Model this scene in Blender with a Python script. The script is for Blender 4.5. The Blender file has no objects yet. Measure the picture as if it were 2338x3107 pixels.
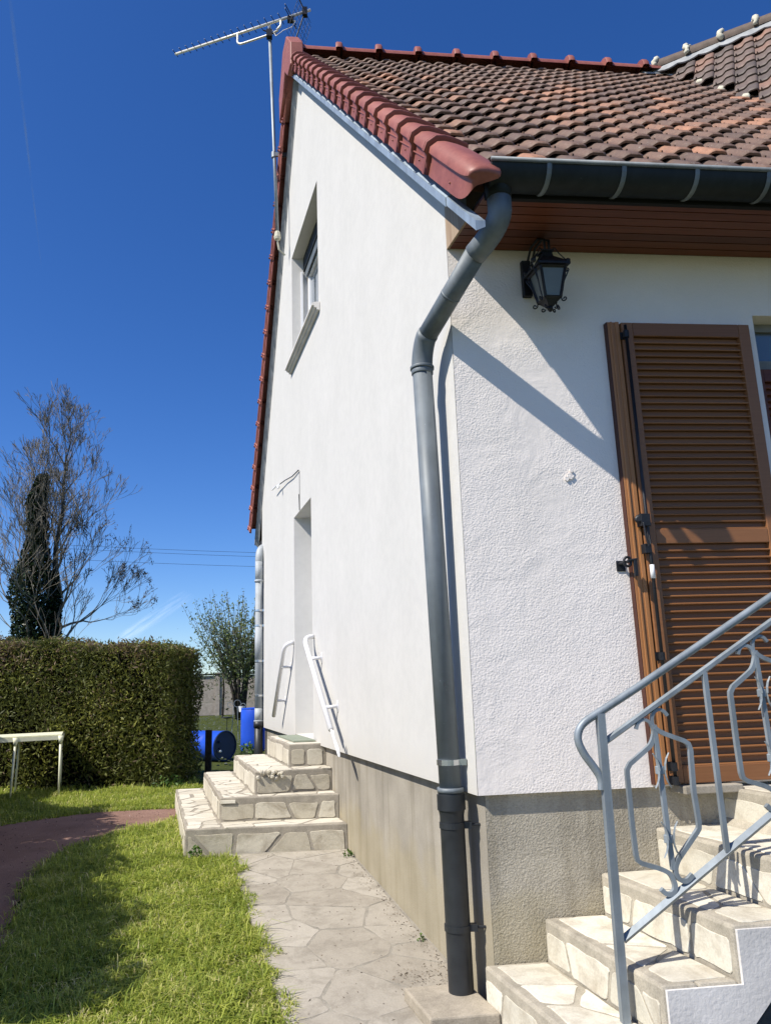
import bpy, math, random
import numpy as np
from mathutils import Vector, Matrix
R = math.radians
rng = np.random.default_rng(7)
random.seed(7)
scn = bpy.context.scene
COL = scn.collection

# ------------------------------------------------------------------ camera
D = R(10.676)                       # the gable wall leans away from a true right angle by this much
cam = bpy.data.cameras.new("camera"); camo = bpy.data.objects.new("camera", cam); COL.objects.link(camo)
cam.sensor_fit = 'HORIZONTAL'; cam.sensor_width = 36.0; cam.lens = 2308.6 / 2338 * 36.0
cam.clip_start = 0.05; cam.clip_end = 6000
def cam_axes(y, p, r):
    y, p, r = R(y), R(p), R(r)
    F = Vector((math.sin(y)*math.cos(p), math.cos(y)*math.cos(p), math.sin(p)))
    Rt = Vector((math.cos(y), -math.sin(y), 0)); U = Rt.cross(F)
    return Rt*math.cos(r)+U*math.sin(r), -Rt*math.sin(r)+U*math.cos(r), F
r_, u_, f_ = cam_axes(6.338, 12.7367, -1.9398)
camo.matrix_world = Matrix(((r_.x, u_.x, -f_.x, -.7497), (r_.y, u_.y, -f_.y, -3.4717), (r_.z, u_.z, -f_.z, 1.2922), (0, 0, 0, 1)))
scn.camera = camo

# ------------------------------------------------------------------ light
SUN = Vector((2.015, .983, -2.60)).normalized()      # direction the light travels
el = math.asin(-SUN.z); az = math.atan2(-SUN.x, -SUN.y)
w = bpy.data.worlds.new("World"); scn.world = w; w.use_nodes = True
nt = w.node_tree; nt.nodes.clear()
wo_ = nt.nodes.new('ShaderNodeOutputWorld'); bg = nt.nodes.new('ShaderNodeBackground'); sky = nt.nodes.new('ShaderNodeTexSky')
sky.sky_type = 'NISHITA'; sky.sun_disc = False; sky.sun_elevation = el; sky.sun_rotation = az
sky.altitude = 0; sky.air_density = 0.85; sky.dust_density = 0.30; sky.ozone_density = 6.0
hs = nt.nodes.new('ShaderNodeHueSaturation'); hs.inputs['Hue'].default_value = .511; hs.inputs['Saturation'].default_value = 1.22; hs.inputs['Value'].default_value = 1.30
nt.links.new(sky.outputs[0], hs.inputs['Color']); nt.links.new(hs.outputs[0], bg.inputs[0]); nt.links.new(bg.outputs[0], wo_.inputs[0])
bg.inputs[1].default_value = 0.094
sl = bpy.data.lights.new("sun", 'SUN'); sl.energy = 5.0; sl.angle = R(.53); sl.color = (1, .935, .835)
so = bpy.data.objects.new("sun", sl); COL.objects.link(so); so.rotation_euler = SUN.to_track_quat('-Z', 'Y').to_euler()
so.location = (-8, -6, 12)
scn.view_settings.view_transform = 'Standard'; scn.view_settings.look = 'None'
scn.view_settings.exposure = 0.38; scn.view_settings.gamma = 1.0; scn.view_settings.use_curve_mapping = False
scn.render.engine = 'CYCLES'
try:
    scn.cycles.max_bounces = 6; scn.cycles.transparent_max_bounces = 12
except Exception: pass

# ------------------------------------------------------------------ helpers
sD, cD = math.sin(D), math.cos(D)
def G(u, v, z): return Vector((u - v*sD, v*cD, z))       # u along the front wall, v along the gable wall
E1 = Vector((cD, sD, 0))                                  # square to the gable wall, pointing indoors
ORG = {}
def empty(name, loc, label=None, cat=None, group=None, kind=None):
    o = bpy.data.objects.new(name, None); o.empty_display_size = .1; COL.objects.link(o); o.location = loc
    ORG[o] = Vector(loc); tag(o, label, cat, group, kind); return o
def tag(o, label=None, cat=None, group=None, kind=None):
    if label: o['label'] = label
    if cat: o['category'] = cat
    if group: o['group'] = group
    if kind: o['kind'] = kind
    return o
class MB:
    def __init__(s): s.v = []; s.f = []
    def add(s, vs, fs):
        b = len(s.v); s.v += [tuple(p) for p in vs]; s.f += [tuple(i+b for i in f) for f in fs]
    def hexa(s, p):      # 8 points: bottom 4 then top 4
        s.add(p, [(0,3,2,1),(4,5,6,7),(0,1,5,4),(1,2,6,5),(2,3,7,6),(3,0,4,7)])
    def boxg(s, u0, u1, v0, v1, z0, z1):
        s.hexa([G(u0,v0,z0),G(u1,v0,z0),G(u1,v1,z0),G(u0,v1,z0),G(u0,v0,z1),G(u1,v0,z1),G(u1,v1,z1),G(u0,v1,z1)])
    def box(s, x0, x1, y0, y1, z0, z1):
        s.hexa([(x0,y0,z0),(x1,y0,z0),(x1,y1,z0),(x0,y1,z0),(x0,y0,z1),(x1,y0,z1),(x1,y1,z1),(x0,y1,z1)])
    def prism(s, a, b):  # two matching loops
        n = len(a); s.add(list(a)+list(b), [tuple(range(n-1,-1,-1)), tuple(range(n,2*n))]+[(i,(i+1)%n,n+(i+1)%n,n+i) for i in range(n)])
    def tube(s, pts, r, n=8, caps=True, rot=0.0, closed=False, flat=1.0, up=None):
        pts = [Vector(p) for p in pts]; m = len(pts)
        rs = r if isinstance(r, (list, tuple)) else [r]*m
        nrm = None; base = len(s.v)
        for i, p in enumerate(pts):
            if closed: t = (pts[(i+1)%m]-pts[i-1]).normalized()
            else: t = (pts[min(i+1, m-1)]-pts[max(i-1, 0)]).normalized()
            if nrm is None:
                a = Vector(up) if up else (Vector((0,0,1)) if abs(t.z) < .9 else Vector((0,1,0)))
                nrm = (a - t*a.dot(t)).normalized()
            else:
                nrm = (nrm - t*nrm.dot(t)).normalized()
            bn = t.cross(nrm)
            for k in range(n):
                an = 2*math.pi*k/n + rot
                s.v.append(tuple(p + nrm*(math.cos(an)*rs[i]) + bn*(math.sin(an)*rs[i]*flat)))
        mm = m if closed else m-1
        for i in range(mm):
            j = (i+1) % m
            for k in range(n):
                s.f.append((base+i*n+k, base+i*n+(k+1)%n, base+j*n+(k+1)%n, base+j*n+k))
        if caps and not closed:
            s.f.append(tuple(base+k for k in range(n-1,-1,-1))); s.f.append(tuple(base+(m-1)*n+k for k in range(n)))
    def lathe(s, prof, c, axis, n=20):
        axis = Vector(axis).normalized(); a = axis.orthogonal().normalized(); b = axis.cross(a); c = Vector(c); base = len(s.v)
        for (h, r) in prof:
            for k in range(n):
                an = 2*math.pi*k/n; s.v.append(tuple(c+axis*h+a*(math.cos(an)*r)+b*(math.sin(an)*r)))
        for i in range(len(prof)-1):
            for k in range(n): s.f.append((base+i*n+k, base+i*n+(k+1)%n, base+(i+1)*n+(k+1)%n, base+(i+1)*n+k))
        s.f.append(tuple(base+k for k in range(n-1,-1,-1))); s.f.append(tuple(base+(len(prof)-1)*n+k for k in range(n)))
    def mesh(s, name, mats, off=Vector((0,0,0)), smooth=False, bevel=0):
        me = bpy.data.meshes.new(name)
        me.from_pydata([tuple(Vector(p)-off) for p in s.v], [], s.f)
        for m_ in (mats if isinstance(mats, (list, tuple)) else [mats]): me.materials.append(m_)
        if smooth:
            for p in me.polygons: p.use_smooth = True
        me.update(); return me
    def build(s, name, mat, parent=None, smooth=False, loc=None, bevel=0, auto=None):
        off = ORG[parent] if parent else Vector(loc or (0,0,0))
        me = s.mesh(name, mat, off, smooth)
        o = bpy.data.objects.new(name, me); COL.objects.link(o)
        if parent: o.parent = parent
        else: o.location = off
        ORG[o] = off
        if bevel:
            md = o.modifiers.new('bevel', 'BEVEL'); md.width = bevel; md.segments = 2; md.limit_method = 'ANGLE'; md.angle_limit = R(40)
        if auto:
            try:
                for p in me.polygons: p.use_smooth = True
                me.set_sharp_from_angle(angle=R(auto))
            except Exception: pass
        return o
def place(name, me, parent, M, mats=None):
    o = bpy.data.objects.new(name, me); COL.objects.link(o)
    o.parent = parent; o.matrix_local = Matrix.Translation(-ORG[parent]) @ M
    return o
def frame(o, x, y, z):
    return Matrix(((x.x,y.x,z.x,o.x),(x.y,y.y,z.y,o.y),(x.z,y.z,z.z,o.z),(0,0,0,1)))
def quick(name, V, F, mat, parent=None, loc=(0,0,0), attr=None, smooth=False):
    """fast mesh from numpy arrays; F is (n,3) or (n,4)"""
    off = np.array(ORG[parent] if parent else loc, dtype=float)
    V = np.asarray(V, float)-off; F = np.asarray(F, np.int32); k = F.shape[1]
    me = bpy.data.meshes.new(name); me.vertices.add(len(V)); me.vertices.foreach_set('co', V.astype(np.float32).ravel())
    me.loops.add(F.size); me.loops.foreach_set('vertex_index', F.ravel())
    me.polygons.add(len(F)); me.polygons.foreach_set('loop_start', np.arange(len(F), dtype=np.int32)*k)
    try: me.polygons.foreach_set('loop_total', np.full(len(F), k, np.int32))
    except Exception: pass
    if attr is not None:
        a = me.attributes.new('tint', 'FLOAT', 'FACE'); a.data.foreach_set('value', np.asarray(attr, np.float32))
    if smooth: me.polygons.foreach_set('use_smooth', np.ones(len(F), bool))
    me.materials.append(mat); me.update(calc_edges=True); me.validate()
    o = bpy.data.objects.new(name, me); COL.objects.link(o)
    if parent: o.parent = parent
    else: o.location = off
    ORG[o] = Vector(off); return o

# ------------------------------------------------------------------ materials
class NT:
    def __init__(s, name):
        s.m = bpy.data.materials.new(name); s.m.use_nodes = True; s.t = s.m.node_tree; s.n = s.t.nodes; s.l = s.t.links
        s.b = s.n['Principled BSDF']; s.co = s.n.new('ShaderNodeTexCoord').outputs['Object']
    def noise(s, scale, detail=4, rough=.55, vec=None, dist=0):
        n = s.n.new('ShaderNodeTexNoise'); n.inputs['Scale'].default_value = scale; n.inputs['Detail'].default_value = detail
        n.inputs['Roughness'].default_value = rough; n.inputs['Distortion'].default_value = dist
        s.l.new(vec or s.co, n.inputs['Vector']); return n.outputs['Fac']
    def voro(s, scale, vec=None, feature='F1', rand=1):
        n = s.n.new('ShaderNodeTexVoronoi'); n.inputs['Scale'].default_value = scale; n.feature = feature
        n.inputs['Randomness'].default_value = rand
        s.l.new(vec or s.co, n.inputs['Vector']); return n.outputs['Distance']
    def map(s, scale=(1,1,1), rot=(0,0,0), vec=None):
        n = s.n.new('ShaderNodeMapping'); n.inputs['Scale'].default_value = scale; n.inputs['Rotation'].default_value = rot
        s.l.new(vec or s.co, n.inputs['Vector']); return n.outputs['Vector']
    def ramp(s, fac, stops, interp='LINEAR'):
        n = s.n.new('ShaderNodeValToRGB'); e = n.color_ramp.elements; n.color_ramp.interpolation = interp
        while len(e) < len(stops): e.new(.5)
        for el_, (p, c) in zip(e, stops):
            el_.position = p; el_.color = (*c, 1) if len(c) == 3 else c
        s.l.new(fac, n.inputs[0]); return n.outputs[0]
    def mix(s, fac, a, b, mode='MIX'):
        n = s.n.new('ShaderNodeMix'); n.data_type = 'RGBA'; n.blend_type = mode
        if isinstance(fac, (int, float)): n.inputs[0].default_value = fac
        else: s.l.new(fac, n.inputs[0])
        for i, x in ((6, a), (7, b)):
            if isinstance(x, tuple): n.inputs[i].default_value = (*x, 1) if len(x) == 3 else x
            else: s.l.new(x, n.inputs[i])
        return n.outputs[2]
    def math(s, op, a, b=None, clamp=False):
        n = s.n.new('ShaderNodeMath'); n.operation = op; n.use_clamp = clamp
        for i, x in ((0, a), (1, b)):
            if x is None: continue
            if isinstance(x, (int, float)): n.inputs[i].default_value = x
            else: s.l.new(x, n.inputs[i])
        return n.outputs[0]
    def rand(s):
        return s.n.new('ShaderNodeObjectInfo').outputs['Random']
    def attr(s, name='tint'):
        n = s.n.new('ShaderNodeAttribute'); n.attribute_name = name; return n.outputs['Fac']
    def sep(s, vec=None):
        n = s.n.new('ShaderNodeSeparateXYZ'); s.l.new(vec or s.co, n.inputs[0]); return n.outputs
    def bump(s, h, strength=.5, dist=.005, prev=None):
        n = s.n.new('ShaderNodeBump'); n.inputs['Strength'].default_value = strength; n.inputs['Distance'].default_value = dist
        s.l.new(h, n.inputs['Height'])
        if prev: s.l.new(prev, n.inputs['Normal'])
        s.l.new(n.outputs[0], s.b.inputs['Normal']); return n.outputs[0]
    def out(s, col=None, rough=.8, metal=0, spec=.4):
        if col is not None:
            if isinstance(col, tuple): s.b.inputs['Base Color'].default_value = (*col, 1)
            else: s.l.new(col, s.b.inputs['Base Color'])
        if isinstance(rough, (int, float)): s.b.inputs['Roughness'].default_value = rough
        else: s.l.new(rough, s.b.inputs['Roughness'])
        s.b.inputs['Metallic'].default_value = metal; s.b.inputs['Specular IOR Level'].default_value = spec
        return s.m
def simple(name, c, rough=.6, metal=0, spec=.4, var=.15, scale=8, bump=0, bscale=60, bdist=.003):
    t = NT(name); f = t.noise(scale, 5)
    lo = tuple(x*(1-var) for x in c); hi = tuple(min(1, x*(1+var)) for x in c)
    col = t.ramp(f, [(.3, lo), (.7, hi)])
    if bump: t.bump(t.noise(bscale, 4), bump, bdist)
    return t.out(col, rough, metal, spec)

def mat_gable():
    t = NT('smooth_render'); v = t.map((2.2, 2.2, 1.6)); z = t.sep()
    f = t.noise(1.2, 4, vec=v); c = t.ramp(f, [(.3, (.585,.577,.552)), (.75, (.625,.615,.590))])
    m = t.noise(14, 6, .7); c = t.mix(.55, c, t.ramp(m, [(.36,(.93,.93,.925)),(.60,(1.02,1.02,1.01))]), 'MULTIPLY')
    st = t.noise(1.0, 5, .65, vec=t.map((9, 9, .45))); c = t.mix(.14, c, t.ramp(st, [(.33,(.90,.895,.88)),(.47,(1,1,1))]), 'MULTIPLY')
    g = t.noise(330, 2); c = t.mix(.22, c, t.ramp(g, [(.35,(.70,.70,.68)),(.65,(1.06,1.06,1.05))]), 'MULTIPLY')
    lo = t.ramp(t.math('ADD', z[2], t.math('MULTIPLY', m, -.35)), [(.62,(1,1,1)),(.80,(0,0,0))]); bw = t.n.new('ShaderNodeRGBToBW'); t.l.new(lo, bw.inputs[0])
    c = t.mix(t.math('MULTIPLY', bw.outputs[0], .22), c, (.42,.38,.31))
    n0 = t.bump(t.noise(7, 3), .25, .006); t.bump(g, .35, .002, n0); return t.out(c, .9, 0, .2)
def mat_stucco():
    t = NT('rough_stucco'); a = t.noise(120, 2, .5); b = t.voro(95); m = t.noise(1.7, 4, .6)
    mask = t.ramp(m, [(.38, (.10,.10,.10)), (.50, (1,1,1))])
    h = t.math('ADD', a, t.math('MULTIPLY', b, .5)); h = t.math('MULTIPLY', h, mask)
    c = t.ramp(t.noise(2.1, 4), [(.3, (.79,.735,.68)), (.7, (.86,.80,.745))])
    n0 = t.bump(t.noise(5.5, 5, .6, dist=.8), .28, .020); n1 = t.bump(h, .36, .0065, n0)
    # hairline cracks
    w = t.noise(1.3, 5, .7, vec=t.map((1, 1, 1.4)))
    crack = t.math('ABSOLUTE', t.math('SUBTRACT', w, .5)); crack = t.math('LESS_THAN', crack, .0016)
    low = t.math('GREATER_THAN', t.noise(.9, 1, vec=t.map((1,1,1), (1,2,3))), .56)
    c = t.mix(t.math('MULTIPLY', t.math('MULTIPLY', crack, low), .55), c, (.28,.24,.20))
    return t.out(c, .92, 0, .2)
def mat_plinth(name, tint, fine):
    t = NT(name); z = t.sep()
    a = t.noise(130 if not fine else 210, 2, .6); b = t.noise(2.6, 5)
    v = t.map((7, 7, .55)); s = t.noise(1.5, 5, .6, vec=v)
    c = t.ramp(b, [(.3, tuple(x*.80 for x in tint)), (.7, tuple(x*1.15 for x in tint))])
    c = t.mix(.5, c, t.ramp(s, [(.38, (.62,.60,.55)), (.52, (1,1,1))]), 'MULTIPLY')
    c = t.mix(.5, c, t.ramp(a, [(.3, (.55,.54,.52)), (.7, (1.0,1.0,1.0))]), 'MULTIPLY')
    # ochre algae bloom on the lowest part of the wall, wavy upper edge
    zz = t.math('ADD', z[2], t.math('MULTIPLY', t.noise(3.5, 4), -.55))
    low = t.ramp(zz, [(-.0, (1,1,1)), (.16, (0,0,0))])
    lo = t.n.new('ShaderNodeRGBToBW'); t.l.new(low, lo.inputs[0])
    c = t.mix(t.math('MULTIPLY', lo.outputs[0], .30), c, (.36, .30, .15))
    t.bump(a, .45 if fine else .9, .003 if fine else .007); return t.out(c, .95, 0, .15)
def mat_stone(name, lo, hi, stain=(.20,.17,.12), amount=.5, joint=False):
    t = NT(name); r = t.rand(); z = t.n.new('ShaderNodeVectorMath'); z.operation = 'ADD'
    cb = t.n.new('ShaderNodeCombineXYZ')
    for i, k in enumerate((13.7, 7.1, 3.3)): t.l.new(t.math('MULTIPLY', r, k), cb.inputs[i])
    t.l.new(t.co, z.inputs[0]); t.l.new(cb.outputs[0], z.inputs[1]); vec = z.outputs[0]
    c = t.ramp(t.math('ADD', t.math('MULTIPLY', r, .7), t.math('MULTIPLY', t.noise(6, 5, .65, vec=vec), .5)), [(.1, lo), (.9, hi)])
    f = t.noise(7, 7, .68, vec=vec, dist=.5)
    c = t.mix(t.math('MULTIPLY', t.ramp(f, [(.46, (0,0,0)), (.72, (1,1,1))]), amount), c, stain)
    g = t.noise(120, 3, vec=vec); c = t.mix(.35, c, t.ramp(g, [(.3,(.6,.6,.6)),(.65,(1,1,1))]), 'MULTIPLY')
    t.bump(t.math('ADD', t.noise(22, 5, vec=vec), t.math('MULTIPLY', g, .25)), .55, .006); return t.out(c, .85, 0, .25)
def mat_mortar(name, c0):
    t = NT(name); f = t.noise(9, 6, .65); g = t.noise(160, 3)
    c = t.ramp(f, [(.3, tuple(x*.68 for x in c0)), (.7, tuple(x*1.12 for x in c0))])
    c = t.mix(.4, c, t.ramp(g, [(.35,(.5,.5,.5)),(.6,(1,1,1))]), 'MULTIPLY')
    t.bump(t.math('ADD', f, t.math('MULTIPLY', g, .4)), .6, .005); return t.out(c, .95, 0, .15)
def mat_tile(name, lo, mid, hi, patch=.65):
    t = NT(name); r = t.rand()
    cb = t.n.new('ShaderNodeCombineXYZ')
    for i, k in enumerate((11.7, 17.1, 5.3)): t.l.new(t.math('MULTIPLY', r, k), cb.inputs[i])
    z = t.n.new('ShaderNodeVectorMath'); z.operation = 'ADD'; t.l.new(t.co, z.inputs[0]); t.l.new(cb.outputs[0], z.inputs[1]); vec = z.outputs[0]
    f = t.noise(14, 5, .6, vec=vec)
    x = t.math('ADD', t.math('MULTIPLY', r, .62), t.math('MULTIPLY', f, .45))
    c = t.ramp(x, [(.18, lo), (.62, mid), (.92, hi)])
    p = t.noise(33, 5, .75, vec=vec)
    c = t.mix(t.math('MULTIPLY', t.ramp(p, [(.60,(0,0,0)),(.68,(1,1,1))]), patch), c, (.40,.37,.31))
    g = t.noise(95, 4, vec=vec); c = t.mix(.45, c, t.ramp(g, [(.35,(.42,.40,.38)),(.65,(1,1,1))]), 'MULTIPLY')
    t.bump(g, .5, .003); return t.out(c, .62, 0, .45)
def mat_red():
    t = NT('red_clay'); f = t.noise(9, 5); r = t.rand()
    c = t.ramp(t.math('ADD', t.math('MULTIPLY', f, .8), t.math('MULTIPLY', r, .25)), [(.3,(.235,.072,.052)),(.75,(.36,.125,.092))])
    g = t.noise(60, 4); c = t.mix(.3, c, t.ramp(g, [(.35,(.55,.5,.5)),(.6,(1,1,1))]), 'MULTIPLY')
    t.bump(g, .2, .002); return t.out(c, .5, 0, .45)
def mat_zinc(name, base, rough=.5, metal=.35, streak=.5):
    t = NT(name); v = t.map((14, 14, 1.2)); f = t.noise(1.6, 5, .6, vec=v); g = t.noise(6, 5)
    c = t.ramp(t.math('ADD', t.math('MULTIPLY', f, .5), t.math('MULTIPLY', g, .5)), [(.35, tuple(x*.75 for x in base)), (.65, tuple(x*1.25 for x in base))])
    w = t.noise(30, 6, .8); c = t.mix(t.math('MULTIPLY', t.ramp(w, [(.66,(0,0,0)),(.70,(1,1,1))]), streak), c, (.5,.54,.56))
    d_ = t.noise(3.2, 6, .75); c = t.mix(.35, c, t.ramp(d_, [(.40,(.72,.72,.70)),(.60,(1.1,1.1,1.1))]), 'MULTIPLY')
    rr_ = t.math('ADD', t.math('MULTIPLY', d_, .35), rough-.12); return t.out(c, rr_, metal, .5)
def mat_wood(name, a, b, axis='x', rough=.45, sc=1.0):
    t = NT(name); v = t.map((1.5*sc, 40*sc, 40*sc) if axis == 'x' else (40*sc, 40*sc, 1.5*sc)); f = t.noise(2, 6, .6, vec=v, dist=.5)
    r = t.rand(); c = t.ramp(t.math('ADD', t.math('MULTIPLY', f, .7), t.math('MULTIPLY', r, .3)), [(.3, a), (.75, b)])
    t.bump(f, .12, .002); return t.out(c, rough, 0, .4)
def mat_leaf(name, stops, transl=.35, rough=.55):
    t = NT(name); c = t.ramp(t.attr(), stops); t.l.new(c, t.b.inputs['Base Color']); t.b.inputs['Roughness'].default_value = rough
    t.b.inputs['Specular IOR Level'].default_value = .3
    if transl:
        tr = t.n.new('ShaderNodeBsdfTranslucent'); t.l.new(c, tr.inputs[0]); mx = t.n.new('ShaderNodeMixShader'); mx.inputs[0].default_value = transl
        t.l.new(t.b.outputs[0], mx.inputs[1]); t.l.new(tr.outputs[0], mx.inputs[2]); t.l.new(mx.outputs[0], t.n['Material Output'].inputs[0])
    return t.m
MGAB = mat_gable(); MSTU = mat_stucco()
MPG = mat_plinth('gable_plinth_render', (.37,.34,.285), True); MPF = mat_plinth('roughcast', (.47,.43,.345), False)
MST_F = mat_stone('pale_stone', (.52,.49,.40), (.74,.70,.59), (.34,.29,.21), .75)
MST_G = mat_stone('tan_stone', (.43,.39,.30), (.58,.54,.44), (.24,.20,.14), .75)
MST_GT = mat_stone('cream_stone', (.50,.46,.37), (.66,.62,.52), (.30,.27,.21), .4)
MST_P = mat_stone('paving_stone', (.325,.292,.238), (.42,.385,.322), (.225,.20,.16), .85)
MMO_F = mat_mortar('step_mortar', (.44,.40,.32)); MMO_G = mat_mortar('grey_mortar', (.37,.335,.275)); MMO_P = mat_mortar('path_mortar', (.325,.30,.25))
MTILE = mat_tile('weathered_tile', (.115,.078,.060), (.215,.130,.090), (.47,.23,.13))
MTILE2 = mat_tile('weathered_tile_far', (.10,.080,.068), (.175,.125,.10), (.33,.17,.11), .3)
MRED = mat_red()
MZINC = mat_zinc('zinc', (.145,.168,.182), .5, .12); MZDK = mat_zinc('dark_zinc', (.020,.025,.027), .52, .05, .06); MZLT = mat_zinc('bright_zinc', (.36,.39,.41), .6, .0, .1); MHIP = simple('old_hip_tile', (.115,.088,.070), .8, 0, .3, .35, 9, .5, 60); MZIN2 = mat_zinc('pale_zinc', (.31,.34,.36), .6, .0, .1); MLEAD = simple('lead_sheet', (.31,.32,.32), .75, 0, .2, .2, 12)
MZDK.node_tree.nodes['Principled BSDF'].inputs['Specular IOR Level'].default_value = .22
MFLASH = mat_zinc('zinc_flashing', (.30,.37,.44), .45, .3, .2)
MSTEEL = simple('clamp_steel', (.62,.63,.63), .25, .9)
MBLK = simple('black_pipe', (.020,.023,.026), .48, 0, .5, .3, 12); MIRON = simple('black_iron', (.012,.013,.016), .5, .2, .5, .3, 20, .3, 90)
MGALV = mat_zinc('galvanised_iron', (.23,.265,.29), .45, .25, .25)
MWHITE = simple('white_metal', (.72,.72,.73), .35, 0, .5, .04); MPVC = simple('white_plastic', (.78,.79,.80), .35, 0, .5, .04)
MSOF = mat_wood('soffit_wood', (.085,.022,.010), (.19,.055,.022)); MPLY = mat_wood('weathered_plywood', (.22,.13,.07), (.50,.40,.28), 'z', .7, .5)
MSHUT = mat_wood('shutter_wood', (.195,.082,.031), (.27,.120,.048), 'x', .42); MSHUT2 = mat_wood('jamb_wood', (.33,.145,.05), (.44,.20,.075), 'z', .42)
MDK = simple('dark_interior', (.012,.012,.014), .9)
def mat_glass():
    t = NT('window_glass'); t.b.inputs['Base Color'].default_value = (.10,.13,.16,1); t.b.inputs['Roughness'].default_value = .04
    t.b.inputs['Specular IOR Level'].default_value = .8; t.b.inputs['Coat Weight'].default_value = .6; return t.m
MGLASS = mat_glass()
MFROST = simple('frosted_pane', (.15,.165,.15), .35, 0, .5, .1)
MCLEM = simple('ridge_mortar', (.55,.53,.42), .9, 0, .2, .2, 30, .5, 60)
MCON = mat_mortar('concrete_slab', (.42,.37,.29)); MCONF = mat_mortar('fence_concrete', (.44,.39,.335))
MBLUE = simple('blue_plastic', (.012,.075,.55), .42, 0, .45, .12, 3); MBLUED = simple('dark_blue_lid', (.005,.024,.085), .45, 0, .4, .2, 6)
MTABLE = simple('cream_plastic', (.80,.80,.60), .45, 0, .4, .08, 12); MBARK = simple('bark', (.10,.085,.06), .9, 0, .2, .4, 14, .6, 40)
MPOST = simple('old_post', (.05,.042,.033), .9, 0, .2, .4, 14, .6, 60)
MSKIRT = simple('stair_render', (.62,.60,.57), .9, 0, .2, .13, 5, .5, 70, .004)
MMAT = simple('green_mat', (.24,.27,.21), .95, 0, .1, .2, 60, .8, 200)

# ------------------------------------------------------------------ ground
def gz(y): return np.interp(y, [-2,0,.6,1.43,2.6,5,14,24,60,400,3000], [-.2,-.075,-.036,.025,.112,.12,.15,.45,.8,1.2,1.2])
def mat_ground():
    t = NT('soil_and_turf'); f = t.noise(5, 6); g = t.noise(60, 4)
    c = t.ramp(f, [(.3,(.045,.060,.016)),(.7,(.085,.105,.028))]); c = t.mix(.4, c, t.ramp(g,[(.4,(.5,.45,.35)),(.6,(1,1,1))]), 'MULTIPLY')
    t.bump(g, .8, .02); return t.out(c, .95, 0, .1)
ys = np.concatenate([np.linspace(-12, 30, 85), np.array([40,60,100,200,400,900,2500])]); xs = np.concatenate([[-1500,-400,-100,-40], np.linspace(-16, 14, 31), [40,100,400,1500]])
X, Y = np.meshgrid(xs, ys); Z = gz(Y)-.02
V = np.stack([X.ravel(), Y.ravel(), Z.ravel()], 1); nx, ny = len(xs), len(ys)
F = [(j*nx+i, j*nx+i+1, (j+1)*nx+i+1, (j+1)*nx+i) for j in range(ny-1) for i in range(nx-1)]
tag(quick('ground', V, F, mat_ground()), kind='structure')
# low hills on the horizon
def mat_hill():
    t = NT('far_fields'); return t.out(t.ramp(t.noise(.01, 5), [(.4,(.045,.075,.035)),(.6,(.10,.13,.06))]), .95, 0, .1)
mb = MB(); n = 60; pr = [(-1100+2200*i/(n-1), 900+60*math.sin(i*.7), 1+ (10+5*math.sin(i*.33)+3*math.sin(i*.9+1))) for i in range(n)]
for i in range(n-1):
    a, b = pr[i], pr[i+1]
    mb.add([(a[0],a[1]-260,0),(b[0],b[1]-260,0),b,a,(a[0],a[1]+300,0),(b[0],b[1]+300,0)], [(0,1,2,3),(3,2,5,4)])
tag(mb.build('hills', mat_hill()), kind='structure')

# red gravel path
GR = [(-3.30,3.95),(-3.48,4.14),(-3.40,4.50),(-3.25,4.74),(-2.95,4.90),(-2.69,5.02),(-2.38,5.03),(-2.08,4.99),(-1.90,4.80),(-1.93,4.55),(-2.04,4.20),(-2.34,3.89),(-2.58,3.60),(-2.64,3.2),(-2.62,2.72),(-2.57,2.07),(-2.45,1.59),(-2.33,1.08),(-2.20,.4),(-2.1,-.5),(-3.2,-.5),(-3.3,1.0),(-3.6,2.5),(-4.4,3.5),(-5.2,4.1),(-5.2,4.75),(-4.4,4.65),(-3.55,4.60)]
GR = [(-2.10,-.5),(-2.20,.4),(-2.33,1.08),(-2.45,1.59),(-2.57,2.07),(-2.63,2.72),(-2.58,3.35),(-2.34,3.89),(-2.04,4.20),(-1.93,4.55),(-1.90,4.80),(-2.08,4.99),(-2.38,5.04),(-2.69,5.02),(-2.98,4.93),(-3.28,4.73),(-3.52,4.55),(-3.8,4.3),(-4.4,4.0),(-4.6,3.0),(-3.9,1.0),(-3.3,-.5)]
def inpoly(px, py, poly):
    c = np.zeros(len(px), bool); n = len(poly)
    for i in range(n):
        x1, y1 = poly[i]; x2, y2 = poly[(i+1)%n]
        k = ((y1 > py) != (y2 > py)) & (px < (x2-x1)*(py-y1)/((y2-y1)+1e-12)+x1); c ^= k
    return c
def mat_gravel():
    t = NT('red_gravel'); a = t.voro(240); b = t.noise(3, 5)
    c = t.ramp(b, [(.3,(.25,.155,.12)),(.7,(.35,.225,.18))]); c = t.mix(.7, c, t.ramp(t.noise(260, 2), [(.3,(.45,.42,.42)),(.7,(1.25,1.2,1.2))]), 'MULTIPLY')
    t.bump(a, .9, .006); return t.out(c, .95, 0, .15)
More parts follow.
